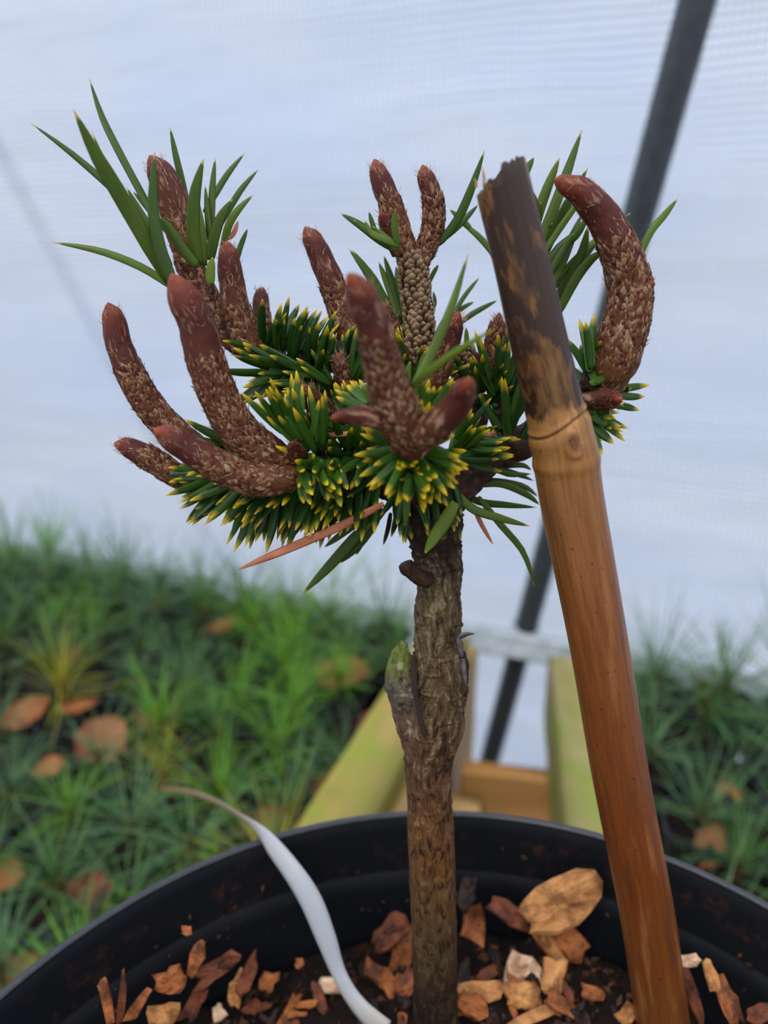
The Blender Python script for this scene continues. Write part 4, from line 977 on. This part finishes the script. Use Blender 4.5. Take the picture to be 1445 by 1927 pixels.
# lower right group round the small bud
for a, b in [((1108, 700), (1089, 599)), ((1112, 695), (1102, 604)), ((1116, 690), (1118, 590)), ((1105, 700), (1064, 636)), ((1110, 700), (1092, 648)), ((1120, 690), (1130, 640)), ((1105, 720), (1075, 690)),
             ((1120, 720), (1098, 690)), ((1110, 722), (1143, 708)), ((1115, 735), (1125, 765)), ((1150, 735), (1222, 724)), ((1150, 742), (1213, 746)), ((1155, 740), (1188, 732)), ((1150, 760), (1203, 772)),
             ((1110, 775), (1182, 806)), ((1105, 780), (1176, 830)), ((1100, 790), (1155, 835)), ((1098, 795), (1133, 856)), ((1105, 770), (1160, 790)), ((1100, 770), (1128, 790)), ((1095, 760), (1110, 755)),
             ((1112, 790), (1150, 808)), ((1095, 790), (1120, 840)), ((1090, 780), (1128, 815))]:
    mx_, my_ = (a[0]+b[0])/2 + random.uniform(-5, 5), (a[1]+b[1])/2 + random.uniform(-4, 4); hn([a, (mx_, my_), b], 15, random.uniform(-.003, .004), random.uniform(-.004, .004), random.uniform(.3, .9), NEED)
# long needles beneath, right of the stem
hn([(880, 905), (920, 885), (965, 890), (1005, 905)], 13, .004, .006, .15); hn([(885, 915), (940, 910), (990, 930), (1015, 950)], 14, .003, .003, .15); hn([(890, 910), (930, 905), (985, 915), (1012, 935)], 12, .006, .008, .4)
hn([(870, 930), (905, 945), (950, 950), (1010, 955)], 14, .003, .003, .1); hn([(862, 930), (890, 958), (940, 975), (996, 990)], 17, -.003, -.004, .45)
hn([(900, 935), (940, 985), (985, 1040), (1006, 1106)], 13, .001, .000, .4); hn([(890, 950), (905, 985), (928, 1025)], 9, .004, .004, 0, DEAD); hn([(735, 965), (730, 995), (721, 1026)], 9, .003, .003, 0, TWIG)
hn([(892, 900), (930, 880), (980, 875), (1000, 885)], 12, .007, .008, .3); hn([(870, 880), (920, 878), (960, 892), (1000, 892)], 14, .002, .004, .1)
hn([(857, 945), (838, 980), (818, 1010), (799, 1042)], 27, -.009, -.011, .75, fl=.3)
hn([(722, 948), (640, 990), (560, 1025), (500, 1050), (443, 1074)], 17, -.008, -.010, 0, DEAD, fl=.4)
hn([(722, 960), (670, 1010), (620, 1065), (570, 1117)], 22, .002, .002, .2); hn([(712, 975), (680, 1020), (640, 1060)], 16, .004, .004, .15); hn([(700, 965), (650, 1000), (610, 1030)], 14, .003, .003, .1)
hn([(705, 985), (685, 1010), (670, 1045)], 14, .005, .005, .1); hn([(762, 900), (765, 945), (762, 990)], 15, -.014, -.014, .3)
hn([(600, 820), (680, 815), (780, 812)], 10, -.006, -.006, 0, DEAD); hn([(900, 840), (930, 815), (965, 800)], 12, .003, .003, 0, DEAD)

def cluster(axis, n_, ln, wd, fwd, rad, bias, c, seed, mat=NEED, tocam=0.0, curve=.12, spread=(0, 6.283)):
    rnd = random.Random(seed); A = [PP(a, b, d) for a, b, d in axis]; bi = RT*bias[0] + UP*bias[1] + TO*tocam
    for i in range(n_):
        x = rnd.random()*(len(A)-1); k = min(int(x), len(A)-2); p = A[k].lerp(A[k+1], x-k); ax = (A[k+1]-A[k]).normalized(); e1 = ax.orthogonal().normalized(); e2 = ax.cross(e1)
        ph = rnd.uniform(*spread); r_ = e1*math.cos(ph) + e2*math.sin(ph); d = (ax*fwd + r_*rad + bi + Vector((rnd.gauss(0, .15), rnd.gauss(0, .15), rnd.gauss(0, .15)))).normalized()
        L = rnd.uniform(*ln)*depth(p)/FPX; b0 = p + r_*.0012 - d*.0004; cv = (ax*.5 + UP*.4)*curve*L
        needle([b0, b0 + d*L*.5 - cv*.3, b0 + d*L + cv*.3], rnd.uniform(*wd)*depth(p)/FPX, 0, min(1, max(0, rnd.gauss(c, .22))), mat, .5, rnd.uniform(-.5, .5))
cluster([(500, 640, .006), (560, 668, .005), (630, 705, .004)], 62, (68, 100), (11, 16), .35, .75, (.10, 1.0), .25, 1)
cluster([(620, 730, .002), (560, 700, .002), (500, 700, .002)], 62, (70, 100), (12, 16), .55, .8, (-.55, -.25), .3, 2, tocam=.1)
cluster([(650, 720, .002), (690, 690, .004)], 22, (70, 95), (12, 15), .2, .7, (.1, .9), .4, 3)
cluster([(620, 860, -.008), (560, 815, -.010), (540, 800, -.010)], 34, (75, 110), (13, 17), .5, .55, (.0, .8), .75, 4, tocam=.25)
cluster([(480, 850, .002), (420, 820, .002)], 20, (80, 105), (12, 15), .5, .6, (-.4, .5), .45, 5)
cluster([(710, 900, .0), (620, 895, -.003), (540, 900, -.005), (470, 905, -.003)], 120, (90, 140), (13, 18), .25, .6, (-.1, -1.0), .25, 6, tocam=.1)
cluster([(520, 900, .0), (440, 905, .001), (400, 900, .002)], 55, (75, 115), (13, 17), .5, .55, (-.55, -.75), .3, 7)
cluster([(420, 890, .002), (380, 890, .003)], 18, (45, 65), (13, 16), .5, .5, (-.9, -.2), .75, 8)
cluster([(560, 890, -.012), (640, 880, -.010)], 30, (45, 75), (15, 19), .1, .45, (.1, -.7), .8, 9, tocam=.55)
cluster([(640, 850, -.004), (700, 860, -.006)], 34, (55, 85), (13, 17), .0, .9, (-.1, .1), .45, 10, tocam=.3)
cluster([(780, 862, -.014), (774, 846, -.022)], 96, (70, 105), (14, 19), .25, 1.0, (.0, -.55), .72, 12, tocam=.15)
cluster([(790, 820, -.018), (775, 835, -.020)], 40, (70, 95), (13, 17), .0, 1.0, (.0, -.1), .5, 13, tocam=.0)
cluster([(800, 800, -.014), (815, 775, -.018)], 26, (45, 75), (14, 18), .5, .5, (.35, .6), 1.0, 14, tocam=.3)
cluster([(720, 780, -.014), (700, 760, -.016)], 16, (50, 75), (13, 16), .3, .6, (-.4, .6), .9, 15)
cluster([(860, 860, -.004), (880, 820, -.004)], 34, (65, 100), (12, 16), .1, .7, (.8, .1), .55, 16)
cluster([(965, 850, .002), (945, 760, .002), (940, 720, .002)], 34, (85, 120), (13, 17), .4, .45, (.1, .7), .3, 17)
cluster([(905, 760, .005), (915, 720, .004)], 20, (60, 90), (12, 15), .4, .7, (.1, .5), .35, 18)
cluster([(1080, 770, .002), (1110, 765, .003)], 24, (60, 85), (13, 16), .4, .8, (.3, -.3), .6, 19)
cluster([(860, 910, .0), (800, 930, -.003), (740, 930, -.002)], 34, (70, 105), (13, 16), .0, .5, (.0, -.9), .2, 20)
cluster([(760, 720, .006), (790, 700, .004)], 22, (70, 105), (12, 15), .2, .7, (.0, .8), .4, 21)
cluster([(690, 800, -.002), (640, 800, -.002)], 22, (60, 90), (13, 16), .2, .7, (-.2, .6), .5, 22)
cluster([(640, 830, .004), (560, 850, .002)], 30, (60, 90), (13, 16), .1, .9, (.0, .1), .3, 23, tocam=.3)
cluster([(600, 780, .006), (680, 800, .006)], 26, (60, 90), (13, 16), .1, .9, (.0, .0), .3, 24, tocam=.3)
cluster([(700, 900, .004), (600, 890, .003)], 30, (60, 95), (13, 16), .1, .9, (.0, -.4), .25, 25, tocam=.2)
cluster([(780, 892, -.018), (774, 878, -.023)], 26, (50, 80), (16, 21), .4, .6, (.0, -.9), .95, 26, tocam=.7)
needles.sort(key=lambda x: -x[0])
for nd in needles[:300]:
    mb = MB(); mb.add(nd[1], nd[2], nd[3], nd[4], nd[5]); o = mb.build('needle', nd[6], pine)
    if nd[6] is DEAD: o['label'] = 'dead reddish-brown needle'
mb = MB()
for nd in needles[300:]: mb.add(nd[1], nd[2], nd[3], nd[4], nd[5])
o = mb.build('small_needles', NEED, pine); o['kind'] = 'stuff'
